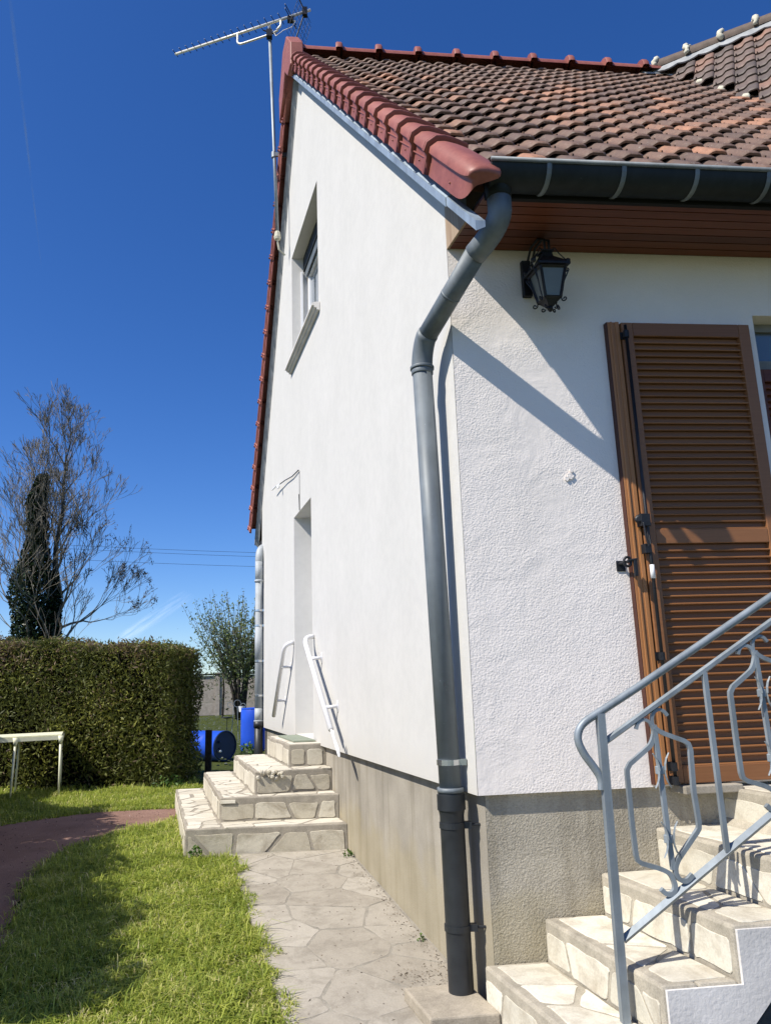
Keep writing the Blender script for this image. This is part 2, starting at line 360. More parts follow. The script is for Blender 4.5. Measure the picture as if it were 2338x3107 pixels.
# build the gravel sheet as a grid of small cells inside the outline so it follows the ground
from mathutils.geometry import tessellate_polygon
def smooth_poly(p, it=2):
    for _ in range(it):
        q = []
        for i in range(len(p)):
            a, b = p[i], p[(i+1)%len(p)]; q += [(a[0]*.75+b[0]*.25, a[1]*.75+b[1]*.25), (a[0]*.25+b[0]*.75, a[1]*.25+b[1]*.75)]
        p = q
    return p
GRs = smooth_poly(GR, 1)
cell = .08; gx = np.arange(-5.4, -1.8, cell); gy = np.arange(-.6, 5.3, cell); CX, CY = np.meshgrid(gx, gy)
ins = inpoly(CX.ravel()+cell/2, CY.ravel()+cell/2, GRs); cx = CX.ravel()[ins]; cy = CY.ravel()[ins]
V = []; 
for dx, dy in ((0,0),(cell,0),(cell,cell),(0,cell)): V.append(np.stack([cx+dx, cy+dy, gz(cy+dy)-.002], 1))
V = np.stack(V, 1).reshape(-1, 3); F = np.arange(len(V)).reshape(-1, 4)
tag(quick('gravel_path', V, F, mat_gravel()), kind='structure')

# ------------------------------------------------------------------ crazy paving pieces
def clip(poly, a, b, c):      # keep a*x+b*y<=c
    out = []
    for i in range(len(poly)):
        p, q = poly[i], poly[(i+1)%len(poly)]; dp = a*p[0]+b*p[1]-c; dq = a*q[0]+b*q[1]-c
        if dp <= 0: out.append(p)
        if dp*dq < 0:
            t_ = dp/(dp-dq); out.append((p[0]+(q[0]-p[0])*t_, p[1]+(q[1]-p[1])*t_))
    return out
def cells(w_, h_, n, rnd, stretch=1.0):
    pts = []; tries = 0; md = .72*math.sqrt(w_*h_/n)
    while len(pts) < n and tries < 4000:
        tries += 1; p = (rnd.uniform(0, w_), rnd.uniform(0, h_))
        if all(math.hypot((p[0]-q[0])*stretch, p[1]-q[1]) > md*(1-tries/5000) for q in pts): pts.append(p)
    res = []
    for i, p in enumerate(pts):
        poly = [(0,0),(w_,0),(w_,h_),(0,h_)]
        for j, q in enumerate(pts):
            if i == j: continue
            a, b = q[0]-p[0], q[1]-p[1]; poly = clip(poly, a, b, (q[0]**2+q[1]**2-p[0]**2-p[1]**2)/2)
            if len(poly) < 3: break
        if len(poly) >= 3: res.append(poly)
    return res
def inset(poly, d, rnd=None, vary=1.6):
    cx_ = sum(p[0] for p in poly)/len(poly); cy_ = sum(p[1] for p in poly)/len(poly); q = list(poly); n = len(poly)
    out = [(-9,-9),(9,-9),(9,9),(-9,9)]
    out = list(poly)
    for i in range(n):
        x1,y1 = poly[i]; x2,y2 = poly[(i+1)%n]; ex, ey = x2-x1, y2-y1; L_ = math.hypot(ex, ey)
        if L_ < 1e-6: continue
        nx_, ny_ = ey/L_, -ex/L_
        if nx_*(cx_-x1)+ny_*(cy_-y1) > 0: nx_, ny_ = -nx_, -ny_
        out = clip(out, nx_, ny_, nx_*x1+ny_*y1-(d*(rnd.uniform(.45, .8+vary) if rnd else 1)))
        if len(out) < 3: return None
    return out
def area(p): return abs(sum(p[i][0]*p[(i+1)%len(p)][1]-p[(i+1)%len(p)][0]*p[i][1] for i in range(len(p))))/2
def rough_edge(poly, rnd, amp):
    out = []
    for i in range(len(poly)):
        a, b = poly[i], poly[(i+1)%len(poly)]; L_ = math.hypot(b[0]-a[0], b[1]-a[1]); k = max(1, int(L_/.06))
        for j in range(k):
            t_ = (j+.5)/k if k > 1 else .5
            cc = min(.2, .010/max(L_,.001))
            if j == 0: out.append((a[0]*(1-cc)+b[0]*cc, a[1]*(1-cc)+b[1]*cc))
            if k > 1 or L_ > .03: out.append((a[0]+(b[0]-a[0])*t_+rnd.uniform(-amp,amp), a[1]+(b[1]-a[1])*t_+rnd.uniform(-amp,amp)))
            if j == k-1: out.append((a[0]*cc+b[0]*(1-cc), a[1]*cc+b[1]*(1-cc)))
    return out
def stones(parent, P, w_, h_, n, seed, mat, gap=.018, thick=.005, nrm=None, stretch=1.0, margin=.0, name='stone', big_only=0.0008, skip=None, vary=1.8):
    """P(a,b) -> world point on the face; nrm = outward direction"""
    rnd = random.Random(seed); k = 0
    for poly in cells(w_-2*margin, h_-2*margin, n, rnd, stretch):
        poly = [(p[0]+margin, p[1]+margin) for p in poly]
        q = inset(poly, gap/2, rnd, vary)
        if not q or area(q) < big_only: continue
        q = rough_edge(q, rnd, min(.009, .0035+.02*area(q)**.5*.6)); q2 = [q_ for q_ in q]
        c = (sum(p[0] for p in q)/len(q), sum(p[1] for p in q)/len(q))
        if skip and skip(*c): continue
        t_ = thick*rnd.uniform(.6, 1.3); d = 1-min(.12, .004/max(.01, math.sqrt(area(q))))
        base = [P(*p)-nrm*.004 for p in q]; mid = [P(*p)+nrm*(t_*.6) for p in q]; top = [P(c[0]+(p[0]-c[0])*d, c[1]+(p[1]-c[1])*d)+nrm*t_ for p in q]
        n_ = len(q); mb = MB(); mb.add(base+mid+top, [tuple(range(2*n_, 3*n_))]+[(i,(i+1)%n_,n_+(i+1)%n_,n_+i) for i in range(n_)]+[(n_+i,n_+(i+1)%n_,2*n_+(i+1)%n_,2*n_+i) for i in range(n_)])
        me = mb.mesh(name, mat, ORG[parent]); o = bpy.data.objects.new(name, me); COL.objects.link(o); o.parent = parent; k += 1
    return k

# paved garden path along the gable wall
mb = MB(); vs = [-1.6,-1.0,-.5,0,.3,.6,1.0,1.43,2.0,2.66]
for a, b in zip(vs[:-1], vs[1:]):
    za, zb = float(gz(a*cD)), float(gz(b*cD)); u1a = .05 if a >= -.001 else 0.02
    u1 = .045 if a >= 0 else 1.2
    mb.hexa([G(-.82,a,za-.1),G(u1,a,za-.1),G(u1,b,zb-.1),G(-.82,b,zb-.1),G(-.82,a,za),G(u1,a,za),G(u1,b,zb),G(-.82,b,zb)])
pave = mb.build('pavement', MMO_P, loc=G(-.4,.6,0)); tag(pave, kind='structure')
up = Vector((0,0,1))
stones(pave, lambda a, b: G(-.82+a, -1.45+b, float(gz((-1.45+b)*cD))), .86, 4.08, 40, 5, MST_P, gap=.011, thick=.0015, nrm=up, stretch=.62, margin=.004, vary=.8)

# ------------------------------------------------------------------ house
house = empty('house', G(0,0,0), 'white rendered house with red brown tiled roof and grey roughcast plinth', 'house')
KB = 1.42; AP = 4.04; ZA = 8.076; VL = 7.10
def wl(v): return 3.773+1.065*v if v <= AP else ZA-KB*(v-AP)
# gable wall with window and door openings, each opening reveal built from real faces
mb = MB(); vc = [0,3.16,3.64,4.04,4.57,4.60,VL]
def q(a, b, c, d): mb.add([a,b,c,d], [(0,1,2,3)])
WZ0, WZ1 = 4.80, 6.13; DZ0, DZ1 = .835, 3.047
for a, b in zip(vc[:-1], vc[1:]):
    segs = []
    win = a >= 3.16 and b <= 4.60; door = a >= 3.64 and b <= 4.57
    z = .80
    if door: z = DZ1
    if win: segs.append((z, WZ0)); z = WZ1
    for (z0, z1) in segs: q(G(0,a,z0),G(0,b,z0),G(0,b,z1),G(0,a,z1))
    q(G(0,a,z),G(0,b,z),G(0,b,wl(b)+.12),G(0,a,wl(a)+.12))
def reveal(v0, v1, z0, z1, d, floor=True):
    q(G(0,v1,z0),G(d,v1,z0),G(d,v1,z1),G(0,v1,z1)); q(G(0,v0,z0),G(0,v0,z1),G(d,v0,z1),G(d,v0,z0))
    q(G(0,v0,z1),G(0,v1,z1),G(d,v1,z1),G(d,v0,z1))
    if floor: q(G(0,v0,z0),G(d,v0,z0),G(d,v1,z0),G(0,v1,z0))
reveal(3.16,4.60,WZ0,WZ1,.36); reveal(3.64,4.57,DZ0,DZ1,.30)
q(G(0,0,.80),G(0,VL,.80),G(.06,VL,.80),G(.06,0,.80))
q(G(0,VL,.8),G(6,VL,.8),G(6,VL,wl(VL)),G(0,VL,wl(VL)))
gable = mb.build('gable_wall', MGAB, house)
# narrow quoin strip of the gable render is the same wall; front wall with opening for the doorway
mb = MB(); OP0, OP1, OZ = 1.62, 2.95, 3.13
def qf(u0, u1, z0, z1, v=.0): mb.add([G(u0,v,z0),G(u1,v,z0),G(u1,v,z1),G(u0,v,z1)], [(0,1,2,3)])
qf(0.002,OP0,.80,3.60); qf(OP0,OP1,OZ,3.60); qf(OP1,6,.80,3.60)
mb.add([G(OP0,0,.8),G(OP0,.2,.8),G(OP0,.2,OZ),G(OP0,0,OZ)], [(0,1,2,3)]); mb.add([G(OP0,0,OZ),G(OP0,.2,OZ),G(OP1,.2,OZ),G(OP1,0,OZ)], [(0,1,2,3)])
mb.add([G(0.002,0,.80),G(6,0,.80),G(6,.06,.80),G(0.002,.06,.80)], [(0,1,2,3)])
front = mb.build('front_wall', MSTU, house)
# plinths, set back under the render
mb = MB(); mb.add([G(.045,.035,-.4),G(.045,VL-.02,-.4),G(.045,VL-.02,.81),G(.045,.035,.81)], [(0,1,2,3)])
mb.build('gable_plinth', MPG, house)
mb = MB(); mb.add([G(.046,.035,-.4),G(6,.035,-.4),G(6,.035,.81),G(.046,.035,.81)], [(0,1,2,3)])
mb.build('front_plinth', MPF, house)
mb = MB(); mb.boxg(.90,1.17,-.085,.03,.772,.806); mb.build('door_ledge', MMO_G, house, bevel=.004)
# roof decks
rf = MB()
def rp(u, v, dz=0): return G(u, v, 4.03+1.065*v+dz)
rf.hexa([rp(-.05,-.44,-.06),rp(6.5,-.44,-.06),rp(6.5,AP,-.06),rp(-.05,AP,-.06),rp(-.05,-.44,-.03),rp(6.5,-.44,-.03),rp(6.5,AP,-.03),rp(-.05,AP,-.03)])
zb = 4.03+1.065*AP
def rb(u, v, dz=0): return G(u, v, zb-KB*(v-AP)+dz)
rf.hexa([rb(-.05,AP,-.10),rb(6.5,AP,-.10),rb(6.5,7.52,-.10),rb(-.05,7.52,-.10),rb(-.05,AP,-.03),rb(6.5,AP,-.03),rb(6.5,7.52,-.03),rb(-.05,7.52,-.03)])
roof = rf.build('roof', MTILE2, house)

# one roof tile, shared by every weathered tile of the front slope
def tile_mesh(name, mat, w_=.205, L_=.33):
    prof = [(-.014,.002),(.0,.013),(.012,.013),(.030,.010),(.072,.011),(.092,.020),(.110,.034),(.126,.040),(.178,.039),(.192,.034),(.202,.022),(.2055,.008)]
    rows = [(-.004,-.006),(.004,.0),(.04,.0),(L_,-.034)]
    mb = MB(); n_ = len(prof); b = []
    for (y, dz) in rows:
        for (x, z) in prof: b.append((x, y, z+dz+.016))
    fs = [(j*n_+i, j*n_+i+1, (j+1)*n_+i+1, (j+1)*n_+i) for j in range(len(rows)-1) for i in range(n_-1)]
    m0 = len(b); b += [(x, -.004, z+.016-.019) for (x, z) in prof]
    fs += [(m0+i, m0+i+1, i+1, i) for i in range(n_-1)]
    b += [(.2055,.25,-.02),(.2055,.0,-.02)]; k = len(b); fs.append((n_*2-1, k-1, k-2, n_*4-1))
    # small lug beside the roll
    mb.add(b, fs); mb.hexa([(.012,-.010,.022),(.024,-.010,.022),(.024,.012,.022),(.012,.012,.022),(.014,-.006,.040),(.022,-.006,.040),(.022,.010,.040),(.014,.010,.040)])
    me = mb.mesh(name, mat)
    for p in me.polygons: p.use_smooth = True
    try: me.set_sharp_from_angle(angle=R(38))
    except Exception: pass
    return me
TM = tile_mesh('roof_tile', MTILE)
tp = math.atan(1.065/cD); YU = Vector((0, math.cos(tp), math.sin(tp))); ZU = Vector((0, -math.sin(tp), math.cos(tp))); XU = Vector((1,0,0))
def project(p):
    d = Vector(p)-camo.matrix_world.translation; z = d.dot(f_); return (1169+2308.6*d.dot(r_)/z, 1553.5-2308.6*d.dot(u_)/z, z)
VA, VM_ = (3.929, 2.12), (4.38, 4.04)       # valley foot and head in (u, v)
def valley_u(v): return VA[0]+(VM_[0]-VA[0])*(v-VA[1])/(VM_[1]-VA[1])
def tmat(u, v, zbase=4.045, jit=1.0):
    rz = R(random.uniform(-.9,.9)*jit); rx = R(random.uniform(-.7,.7)*jit)
    X_ = (XU*math.cos(rz)+YU*math.sin(rz)); Y_ = (-XU*math.sin(rz)+YU*math.cos(rz)); Z_ = X_.cross(Y_); Y2 = Y_*math.cos(rx)+Z_*math.sin(rx); Z2 = X_.cross(Y2)
    return frame(G(u, v, zbase+1.065*v)+ZU*random.uniform(0,.003), X_, Y2, Z2)
cand = []
for j in range(-2, 26):
    v = (-.134+.2365*j)/1.461
    for i in range(-3, 30):
        u = .64-.2055+.205*i
        if u < .02 or u+.1 > valley_u(v) + .05: continue
        m_ = tmat(u, v); x, y, z = project(m_.translation)
        vis = x < 2450
        if x > 3100: continue
        cand.append((z if vis else z+50, m_))
cand.sort(key=lambda c: c[0])
for z, m_ in cand[:290]: place('roof_tile', TM, roof, m_)
def bake(me, mats_, name, mat, parent, kind='stuff'):
    vv = np.array([v.co[:] for v in me.vertices]); out = []; fs = []; b = 0
    polys = [tuple(p.vertices) for p in me.polygons]
    for m_ in mats_:
        A = np.array(m_); out.append(vv@A[:3,:3].T+A[:3,3]); fs += [tuple(i+b for i in p) for p in polys]; b += len(vv)
    V = np.concatenate(out) if out else np.zeros((0,3)); mb = MB(); mb.v = [tuple(x) for x in V]; mb.f = fs
    o = mb.build(name, mat, parent, auto=38); tag(o, kind=kind); return o
def mat_tile_mass():
    t = NT('weathered_tile_mass'); f = t.noise(3.1, 2, .5); c = t.ramp(t.noise(4.6, 5, .8), [(.34,(.115,.080,.062)),(.54,(.21,.135,.095)),(.72,(.40,.21,.125))])
    g = t.noise(95, 4); c = t.mix(.45, c, t.ramp(g, [(.35,(.42,.40,.38)),(.65,(1,1,1))]), 'MULTIPLY'); t.bump(g, .5, .003); return t.out(c, .62, 0, .45)
MTM = mat_tile_mass()
if cand[290:]: bake(TM, [c[1] for c in cand[290:]], 'upper_tiles', MTM, roof)

# red verge tiles up both gable slopes
def verge_mesh(name, end=False):
    sec = [(-.123,-.108),(-.125,-.030),(-.127,-.016),(-.145,-.002),(-.143,.030),(-.108,.062),(-.070,.069),(-.02,.066),(.03,.058),(.062,.050),(.066,.025)]
    if not end: rows = [(-.005,.010),(0,.018),(.019,.018),(.022,.001),(.033,.001),(.036,.014),(.050,.014),(.056,0),(.24,-.001),(.31,-.008)]
    else: rows = [(-.343,-.010),(-.341,-.004),(-.334,.0),(-.322,.0),(-.30,.0),(-.27,.0),(-.24,.0),(-.20,.0),(-.14,.0),(-.02,.0),(.24,-.001),(.31,-.008)]
    b = []; n_ = len(sec)
    for (y, o_) in rows:
        for k, (x, z) in enumerate(sec):
            if end and y < -.05 and x > .02: x = .02+(x-.02)*.2
            if end and y < -.14:   # the closed end rounds off in a quarter ellipse
                t_ = min(.99, (-.14-y)/.205); c_ = (1-t_**3.2)**(1/3.2)
                zl = -.108+.130*(1-c_); zt_ = .069-.030*(1-c_); z = zl+(z+.108)*(zt_-zl)/.177; x = x+(.030 if x < -.05 else (-.045 if x > .0 else 0))*(1-c_)
            nx_ = -1 if k < 4 else (-.7 if k == 4 else (-.3 if k == 5 else 0)); nz_ = 0 if k < 4 else (.7 if k == 4 else 1)
            b.append((x+nx_*o_, y, z+nz_*o_))
    fs = [(j*n_+i, j*n_+i+1, (j+1)*n_+i+1, (j+1)*n_+i) for j in range(len(rows)-1) for i in range(n_-1)]
    m0 = len(b); y0 = rows[0][0]
    if end: fs.append(tuple(range(n_)))
    else:
        b += [(x+(.016 if k < 6 else 0), y0, z-(.0 if k < 4 else .02)) for k, (x, z) in enumerate(sec)]
        fs += [(m0+i, m0+i+1, i+1, i) for i in range(n_-1)]
    m1 = len(b)
    if not end: b += [(-.112, y0, -.108), (-.112, rows[-1][0], -.108)]; fs.append((0, m1, m1+1, (len(rows)-1)*n_))
    mb = MB(); mb.add(b, fs)
    # horizontal bead and two nail heads on the cheek
    if not end: mb.hexa([(-.130,.06,-.040),(-.122,.06,-.040),(-.122,.30,-.048),(-.130,.30,-.048),(-.129,.06,-.034),(-.122,.06,-.034),(-.122,.30,-.042),(-.129,.30,-.042)])
    for yy in ((.17,) if not end else (-.08,)):
        mb.lathe([(0,.006),(.004,.005),(.006,.002)], (-.1245,yy,-.068), (-1,0,0), 6)
    me = mb.mesh(name, MRED)
    for p in me.polygons: p.use_smooth = True
    try: me.set_sharp_from_angle(angle=R(50))
    except Exception: pass
    return me
VMESH = verge_mesh('verge_tile'); VEND = verge_mesh('verge_end_tile', True)
YV = (G(0,1,1.065)-G(0,0,0)).normalized(); ZV = E1.cross(YV); ZV = ZV if ZV.z > 0 else -ZV
v = -.373; k = 0
while v < AP-.12:
    place('verge_tile', VEND if k == 0 else VMESH, roof, frame(G(0,v,4.072+1.065*v), E1, YV, ZV)); v += .2115; k += 1
YB = (G(0,-1,KB)-G(0,0,0)).normalized(); ZB = E1.cross(YB); ZB = ZB if ZB.z > 0 else -ZB
v = 7.47
while v > AP+.1:
    place('verge_tile', VMESH, roof, frame(G(0,v,zb+.04-KB*(v-AP)), E1, YB, ZB)); v -= .178
# zinc flashing strips below the verge tiles
def strip(f, v0, v1, name, mt=None, k=1.0):
    mb = MB(); a, b = f(v0), f(v1)
    def L_(v, z, u): return G(u, v, z)
    mb.prism([L_(v0,a-.005,.0),L_(v0,a+.055,-.098*k),L_(v0,a+.10,-.098*k),L_(v0,a+.20,.0)], [L_(v1,b-.005,.0),L_(v1,b+.055,-.098*k),L_(v1,b+.10,-.098*k),L_(v1,b+.20,.0)])
    mb.prism([L_(v0,a+.05,-.104*k),L_(v0,a+.05,-.099*k),L_(v0,a+.10,-.099*k),L_(v0,a+.10,-.104*k)], [L_(v1,b+.05,-.104*k),L_(v1,b+.05,-.099*k),L_(v1,b+.10,-.099*k),L_(v1,b+.10,-.104*k)])
    return mb.build(name, mt or MFLASH, house)
strip(lambda v: 3.773+1.065*v, -.275, AP-.004, 'verge_flashing'); strip(lambda v: ZA-KB*(v-AP), AP+.004, 7.45, 'verge_flashing', MLEAD, .55)
mb = MB(); sec_ = [(-.098,.055),(-.098,.105),(-.055,.105),(-.055,.075)]
mb.prism([G(a, -.585, 3.773+1.065*-.585+b) for a, b in sec_], [G(a, -.276, 3.773+1.065*-.276+b) for a, b in sec_]); mb.build('flashing_end', MFLASH, house)
# ridge end cap block over the apex and ridge tiles
mb = MB(); pts = [(3.66,7.93),(3.66,8.22),(3.93,8.55),(4.17,8.56),(4.45,8.15),(4.42,7.80),(4.20,7.95),(4.04,8.16),(3.86,7.95)]
mb.prism([G(-.165,a,b) for a, b in pts], [G(-.02,a,b) for a, b in pts])
mb.build('ridge_end_tile', MRED, roof, bevel=.012)
mb = MB(); rr = []
rows = [(-.012,.150),(.0,.158),(.05,.158),(.066,.142),(.072,.118),(.12,.108),(.50,.105)]
n_ = 9
for (x, r) in rows:
    for k in range(n_):
        an = math.pi*(k/(n_-1)); rr.append((x, -math.cos(an)*r*1.05, math.sin(an)*r))
mb.add(rr, [(j*n_+i, j*n_+i+1, (j+1)*n_+i+1, (j+1)*n_+i) for j in range(len(rows)-1) for i in range(n_-1)]+[tuple(range(n_))])
RT = mb.mesh('ridge_tile', MRED)
for p in RT.polygons: p.use_smooth = True
try: RT.set_sharp_from_angle(angle=R(50))
except Exception: pass
for k in range(-1, 9):
    place('ridge_tile', RT, roof, frame(G(.435+.4575*k, AP, 8.395), XU, Vector((0,1,0)), Vector((0,0,1))))

# wing roof on the right: plane through the valley and the hip
A_ = G(3.929,2.12,6.328); M_ = G(4.50,3.80,8.10); H_ = G(5.15,3.22,8.38)
VM3 = G(4.38,4.04,8.46)
nW = (VM3-A_).cross(H_-A_).normalized(); nW = nW if nW.z > 0 else -nW
YW = (Vector((0,0,1))-nW*nW.z).normalized(); XW = YW.cross(nW).normalized()
J_ = VM3; hd = (H_-J_).normalized()
mb = MB(); far1 = J_+hd*3.2; vd = (A_-VM3).normalized(); low = A_+vd*1.5; low2 = low+(far1-J_)
mb.add([VM3-nW*.03, low-nW*.03, low2-nW*.03, far1-nW*.03], [(0,1,2,3)])
mb.add([VM3-nW*.03, far1-nW*.03, far1+Vector((1.2,1.8,-2)), VM3+Vector((1.2,1.8,-2))], [(0,1,2,3)])
wing = mb.build('wing_roof', MTILE2, house)
TW = tile_mesh('wing_tile', MTILE2)
o0 = J_ - nW*.0
for j in range(1, 16):
    for i in range(-14, 16):
        p = o0 - YW*(.2365*j) + XW*(.205*i) + nW*.0
        # inside the wing plane: right of valley, below hip, roughly within frame
        c = p+XW*.1+YW*.12
        q_ = c-J_; dh = q_.dot(hd); dv_ = q_.dot(vd); g_ = hd.dot(vd); dt = 1-g_*g_
        xa, ya = (dh-g_*dv_)/dt, (dv_-g_*dh)/dt
        if xa < .03 or ya < .17: continue
        x, y, z = project(c)
        if x > 2560 or x < 1900: continue
        place('wing_tile', TW, wing, frame(p, XW, YW, nW))
# hip: old half round tiles bedded in mortar with a scalloped lead edge
mb = MB(); rr = []; rows = [(0,.105),(.05,.103),(.42,.088)]
for (x, r) in rows:
    for k in range(n_):
        an = math.pi*(k/(n_-1)); rr.append((x, -math.cos(an)*r*1.1, math.sin(an)*r))
mb.add(rr, [(j*n_+i, j*n_+i+1, (j+1)*n_+i+1, (j+1)*n_+i) for j in range(len(rows)-1) for i in range(n_-1)]+[tuple(range(n_))])
HT = mb.mesh('hip_tile', MHIP)
for p in HT.polygons: p.use_smooth = True
hup = (nW+Vector((0,0,1))).normalized(); hup = (hup-hd*hup.dot(hd)).normalized(); hside = hup.cross(hd)
hpitch = .37
for k in range(0, 8):
    p = J_+hd*(hpitch*k-.05)+hup*.035
    place('hip_tile', HT, wing, frame(p, hd, hside, hup))
    rnd = random.Random(k); mb = MB()
    pts = []; rs_ = []
    for q_ in range(13):
        an = math.pi*(.06+.88*q_/12); r = .108+rnd.uniform(-.006,.010)
        pts.append(p+hside*(-math.cos(an)*r*1.1)+hup*(math.sin(an)*r)+hd*rnd.uniform(-.012,.03)); rs_.append(rnd.uniform(.020,.042))
    mb.tube(pts, rs_, 7)
    mb.build('mortar_joint', MCLEM, wing, smooth=True)
mb = MB(); mb.tube([J_-nW*.02, J_+hd*3.1-nW*.02], .085, 8); mb.build('mortar_bed', MTILE2, wing)
mb = MB(); mlead = 0
ld = -hd.cross(nW).normalized(); ld = ld if ld.z < 0 else -ld
n_s = 64
edge = []
for i in range(n_s+1):
    s = -.15+3.0*i/n_s; sc = .15+.075*abs(math.sin(s*math.pi/.23)); edge.append((s, sc))
for (s0, c0), (s1, c1) in zip(edge[:-1], edge[1:]):
    mb.add([J_+hd*s0+ld*.06+nW*.075, J_+hd*s1+ld*.06+nW*.075, J_+hd*s1+ld*c1+nW*.060, J_+hd*s0+ld*c0+nW*.060, J_+hd*s0+ld*c0+nW*.045, J_+hd*s1+ld*c1+nW*.045], [(0,1,2,3),(3,2,5,4)])
mb.build('lead_edge', MLEAD, wing)
mb = MB()   # lead pieces where the ridge meets the hip, mortar crumbs along the valley
for (u, v, w_, h_) in ((4.10,3.93,.30,.10),(4.36,3.86,.20,.12)):
    z = 4.07+1.065*v+.06; mb.hexa([G(u,v,z),G(u+w_,v,z+.01),G(u+w_,v+.12,z+.14),G(u,v+.12,z+.13),G(u,v,z+.012),G(u+w_,v,z+.022),G(u+w_,v+.12,z+.16),G(u,v+.12,z+.15)])
mb.build('lead_patch', MLEAD, wing)
rnd = random.Random(3)
for k in range(3):
    t_ = .42+.2*k; p = VM3+(A_-VM3)*t_+Vector((-.0,-.0,.02)); mb = MB(); mb.lathe([(-.06,.01),(-.03,.03),(.02,.035),(.07,.01)], p, vd+Vector((0,rnd.uniform(-.4,.4),0)), 7)
    mb.build('mortar_crumb', MCLEM, wing, smooth=True)

# eaves: soffit planks, fascia, end board
nP = 7
for k in range(nP):
    v0 = -.445+.445*k/nP; mb = MB(); mb.boxg(.012, 6, v0+.003, v0+.445/nP-.003, 3.471, 3.486)
    mb.add([G(.012,v0+.002,3.476),G(6,v0+.002,3.476),G(6,v0-.002+.004,3.49),G(.012,v0+.002,3.49)], [(0,1,2,3)])
    mb.build('plank', MSOF, house)
mb = MB(); mb.boxg(.012,6,-.445,-.006,3.487,3.50); mb.boxg(.012,6,-.47,-.447,3.45,3.60); mb.build('fascia', MDK, house)
mb = MB(); mb.prism([G(-.001,-.001,3.468),G(-.001,-.001,3.79),G(-.001,-.29,3.468)], [G(.011,-.001,3.468),G(.011,-.001,3.79),G(.011,-.29,3.468)])
mb.build('end_board', MPLY, house)

# gable window
WN = empty('window', G(0,3.88,5.4)); WN.parent = house; WN.location = G(0,3.88,5.4)-ORG[house]; tag(WN)
def ring(u0, u1, v0, v1, z0, z1, t_):
    mb = MB(); mb.boxg(u0,u1,v0,v0+t_,z0,z1); mb.boxg(u0,u1,v1-t_,v1,z0,z1); mb.boxg(u0,u1,v0+t_,v1-t_,z0,z0+t_); mb.boxg(u0,u1,v0+t_,v1-t_,z1-t_,z1); return mb
ring(.185,.24,3.17,4.59,4.81,5.94,.06).build('window_frame', MPVC, WN, bevel=.004)
mb = ring(.172,.232,3.235,3.88,4.875,5.88,.05); mb2 = ring(.172,.232,3.88,4.525,4.875,5.88,.05)
mb.build('casement', MPVC, WN, bevel=.005); mb2.build('casement', MPVC, WN, bevel=.005)
for a, b in ((3.285,3.83),(3.93,4.475)):
    mb = MB(); mb.boxg(.200,.207,a,b,4.925,5.83); mb.build('pane', MGLASS, WN)
mb = MB(); mb.boxg(.13,.35,3.165,4.595,5.955,6.125); mb.build('shutter_box', MZDK, WN)  # dark colour puts the shade under the lintel into the box
for k in range(2):
    mb = MB(); mb.boxg(.145,.155,3.19,4.57,5.85+.055*k,5.90+.055*k); mb.build('blind_slat', MZINC, WN)
mb = MB(); mb.boxg(.10,.122,4.575,4.598,4.83,5.95); mb.build('blind_guide', MPVC, WN)
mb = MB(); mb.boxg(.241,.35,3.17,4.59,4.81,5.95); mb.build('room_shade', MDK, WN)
mb = MB()
pr = [(.235,4.80),(.235,4.818),(-.055,4.795),(-.075,4.785),(-.075,4.765),(-.055,4.760),(-.055,4.745),(-.030,4.738),(-.030,4.722),(-.004,4.715),(-.004,4.790)]
mb.prism([G(a,3.10,b) for a, b in pr], [G(a,4.66,b) for a, b in pr]); mb.build('window_sill', MSKIRT, house)
# gable door
dr = empty('door', G(.3,4.1,.84)); dr.parent = house; dr.location = G(.3,4.1,.84)-ORG[house]
ring(.255,.298,3.645,4.565,.84,3.045,.07).build('door_frame', MPVC, dr)
mb = MB(); mb.boxg(.275,.297,3.717,4.493,.912,2.973); mb.build('door_leaf', MPVC, dr)
mb = MB(); mb.tube([G(.275,3.80,1.85),G(.235,3.80,1.85),G(.235,3.90,1.85)], .009, 6); mb.build('handle', MSTEEL, dr)

# ------------------------------------------------------------------ louvred shutters of the front doorway
def slat_mesh(name, w_, mat):
    mb = MB(); pr = [(-.000,.000),(.004,.006),(.030,.034),(.034,.033),(.034,.028),(.008,.0)]
    pr = [(.034,.000),(.034,.006),(.006,.0335),(.000,.0335),(-.002,.029),(.001,.0255),(.026,.000)]
    # tilted blade: low edge forward, rounded nose that catches the light
    pr = [(.003,.000),(.0,.002),(-.0005,.006),(.0035,.0092),(.019,.0112),(.021,.0365),(.026,.0365),(.026,.000)]
    mb.prism([(0,a,b) for a, b in pr], [(w_,a,b) for a, b in pr]); return mb.mesh(name, mat)
def louvre(label_parent, u0, u1, vf, z0, z1, stile, rails, mat, npan, smat, pitch=.0362, TH=.032):
    sh = label_parent
    mb = MB(); mb.boxg(u0,u0+stile,vf,vf+TH,z0,z1); mb.build('stile', smat, sh, bevel=.004)
    mb = MB(); mb.boxg(u1-stile,u1,vf,vf+TH,z0,z1); mb.build('stile', smat, sh, bevel=.004)
    for (a, b) in rails:
        mb = MB(); mb.boxg(u0+stile+.001,u1-stile-.001,vf+.001,vf+TH-.001,a,b); mb.build('rail', mat, sh, bevel=.003)
    SM = slat_mesh('slat', u1-u0-2*stile-.002, mat)
    for (a, b) in zip(rails[:-1], rails[1:]):
        lo_, hi_ = a[1], b[0]; n_ = int(round((hi_-lo_)/pitch)); st = (hi_-lo_)/n_
        for k in range(n_):
            place('slat', SM, sh, Matrix.Translation(G(u0+stile+.001, vf+.004, lo_+st*k-.002)))
sh = empty('shutter', G(1.2,-.05,.80)); sh.parent = house; sh.location = G(1.2,-.05,.80)-ORG[house]
louvre(sh, .868, 1.562, -.038, .812, 3.058, .060, [(.812,.885),(1.905,1.975),(2.985,3.058)], MSHUT, 2, MSHUT)
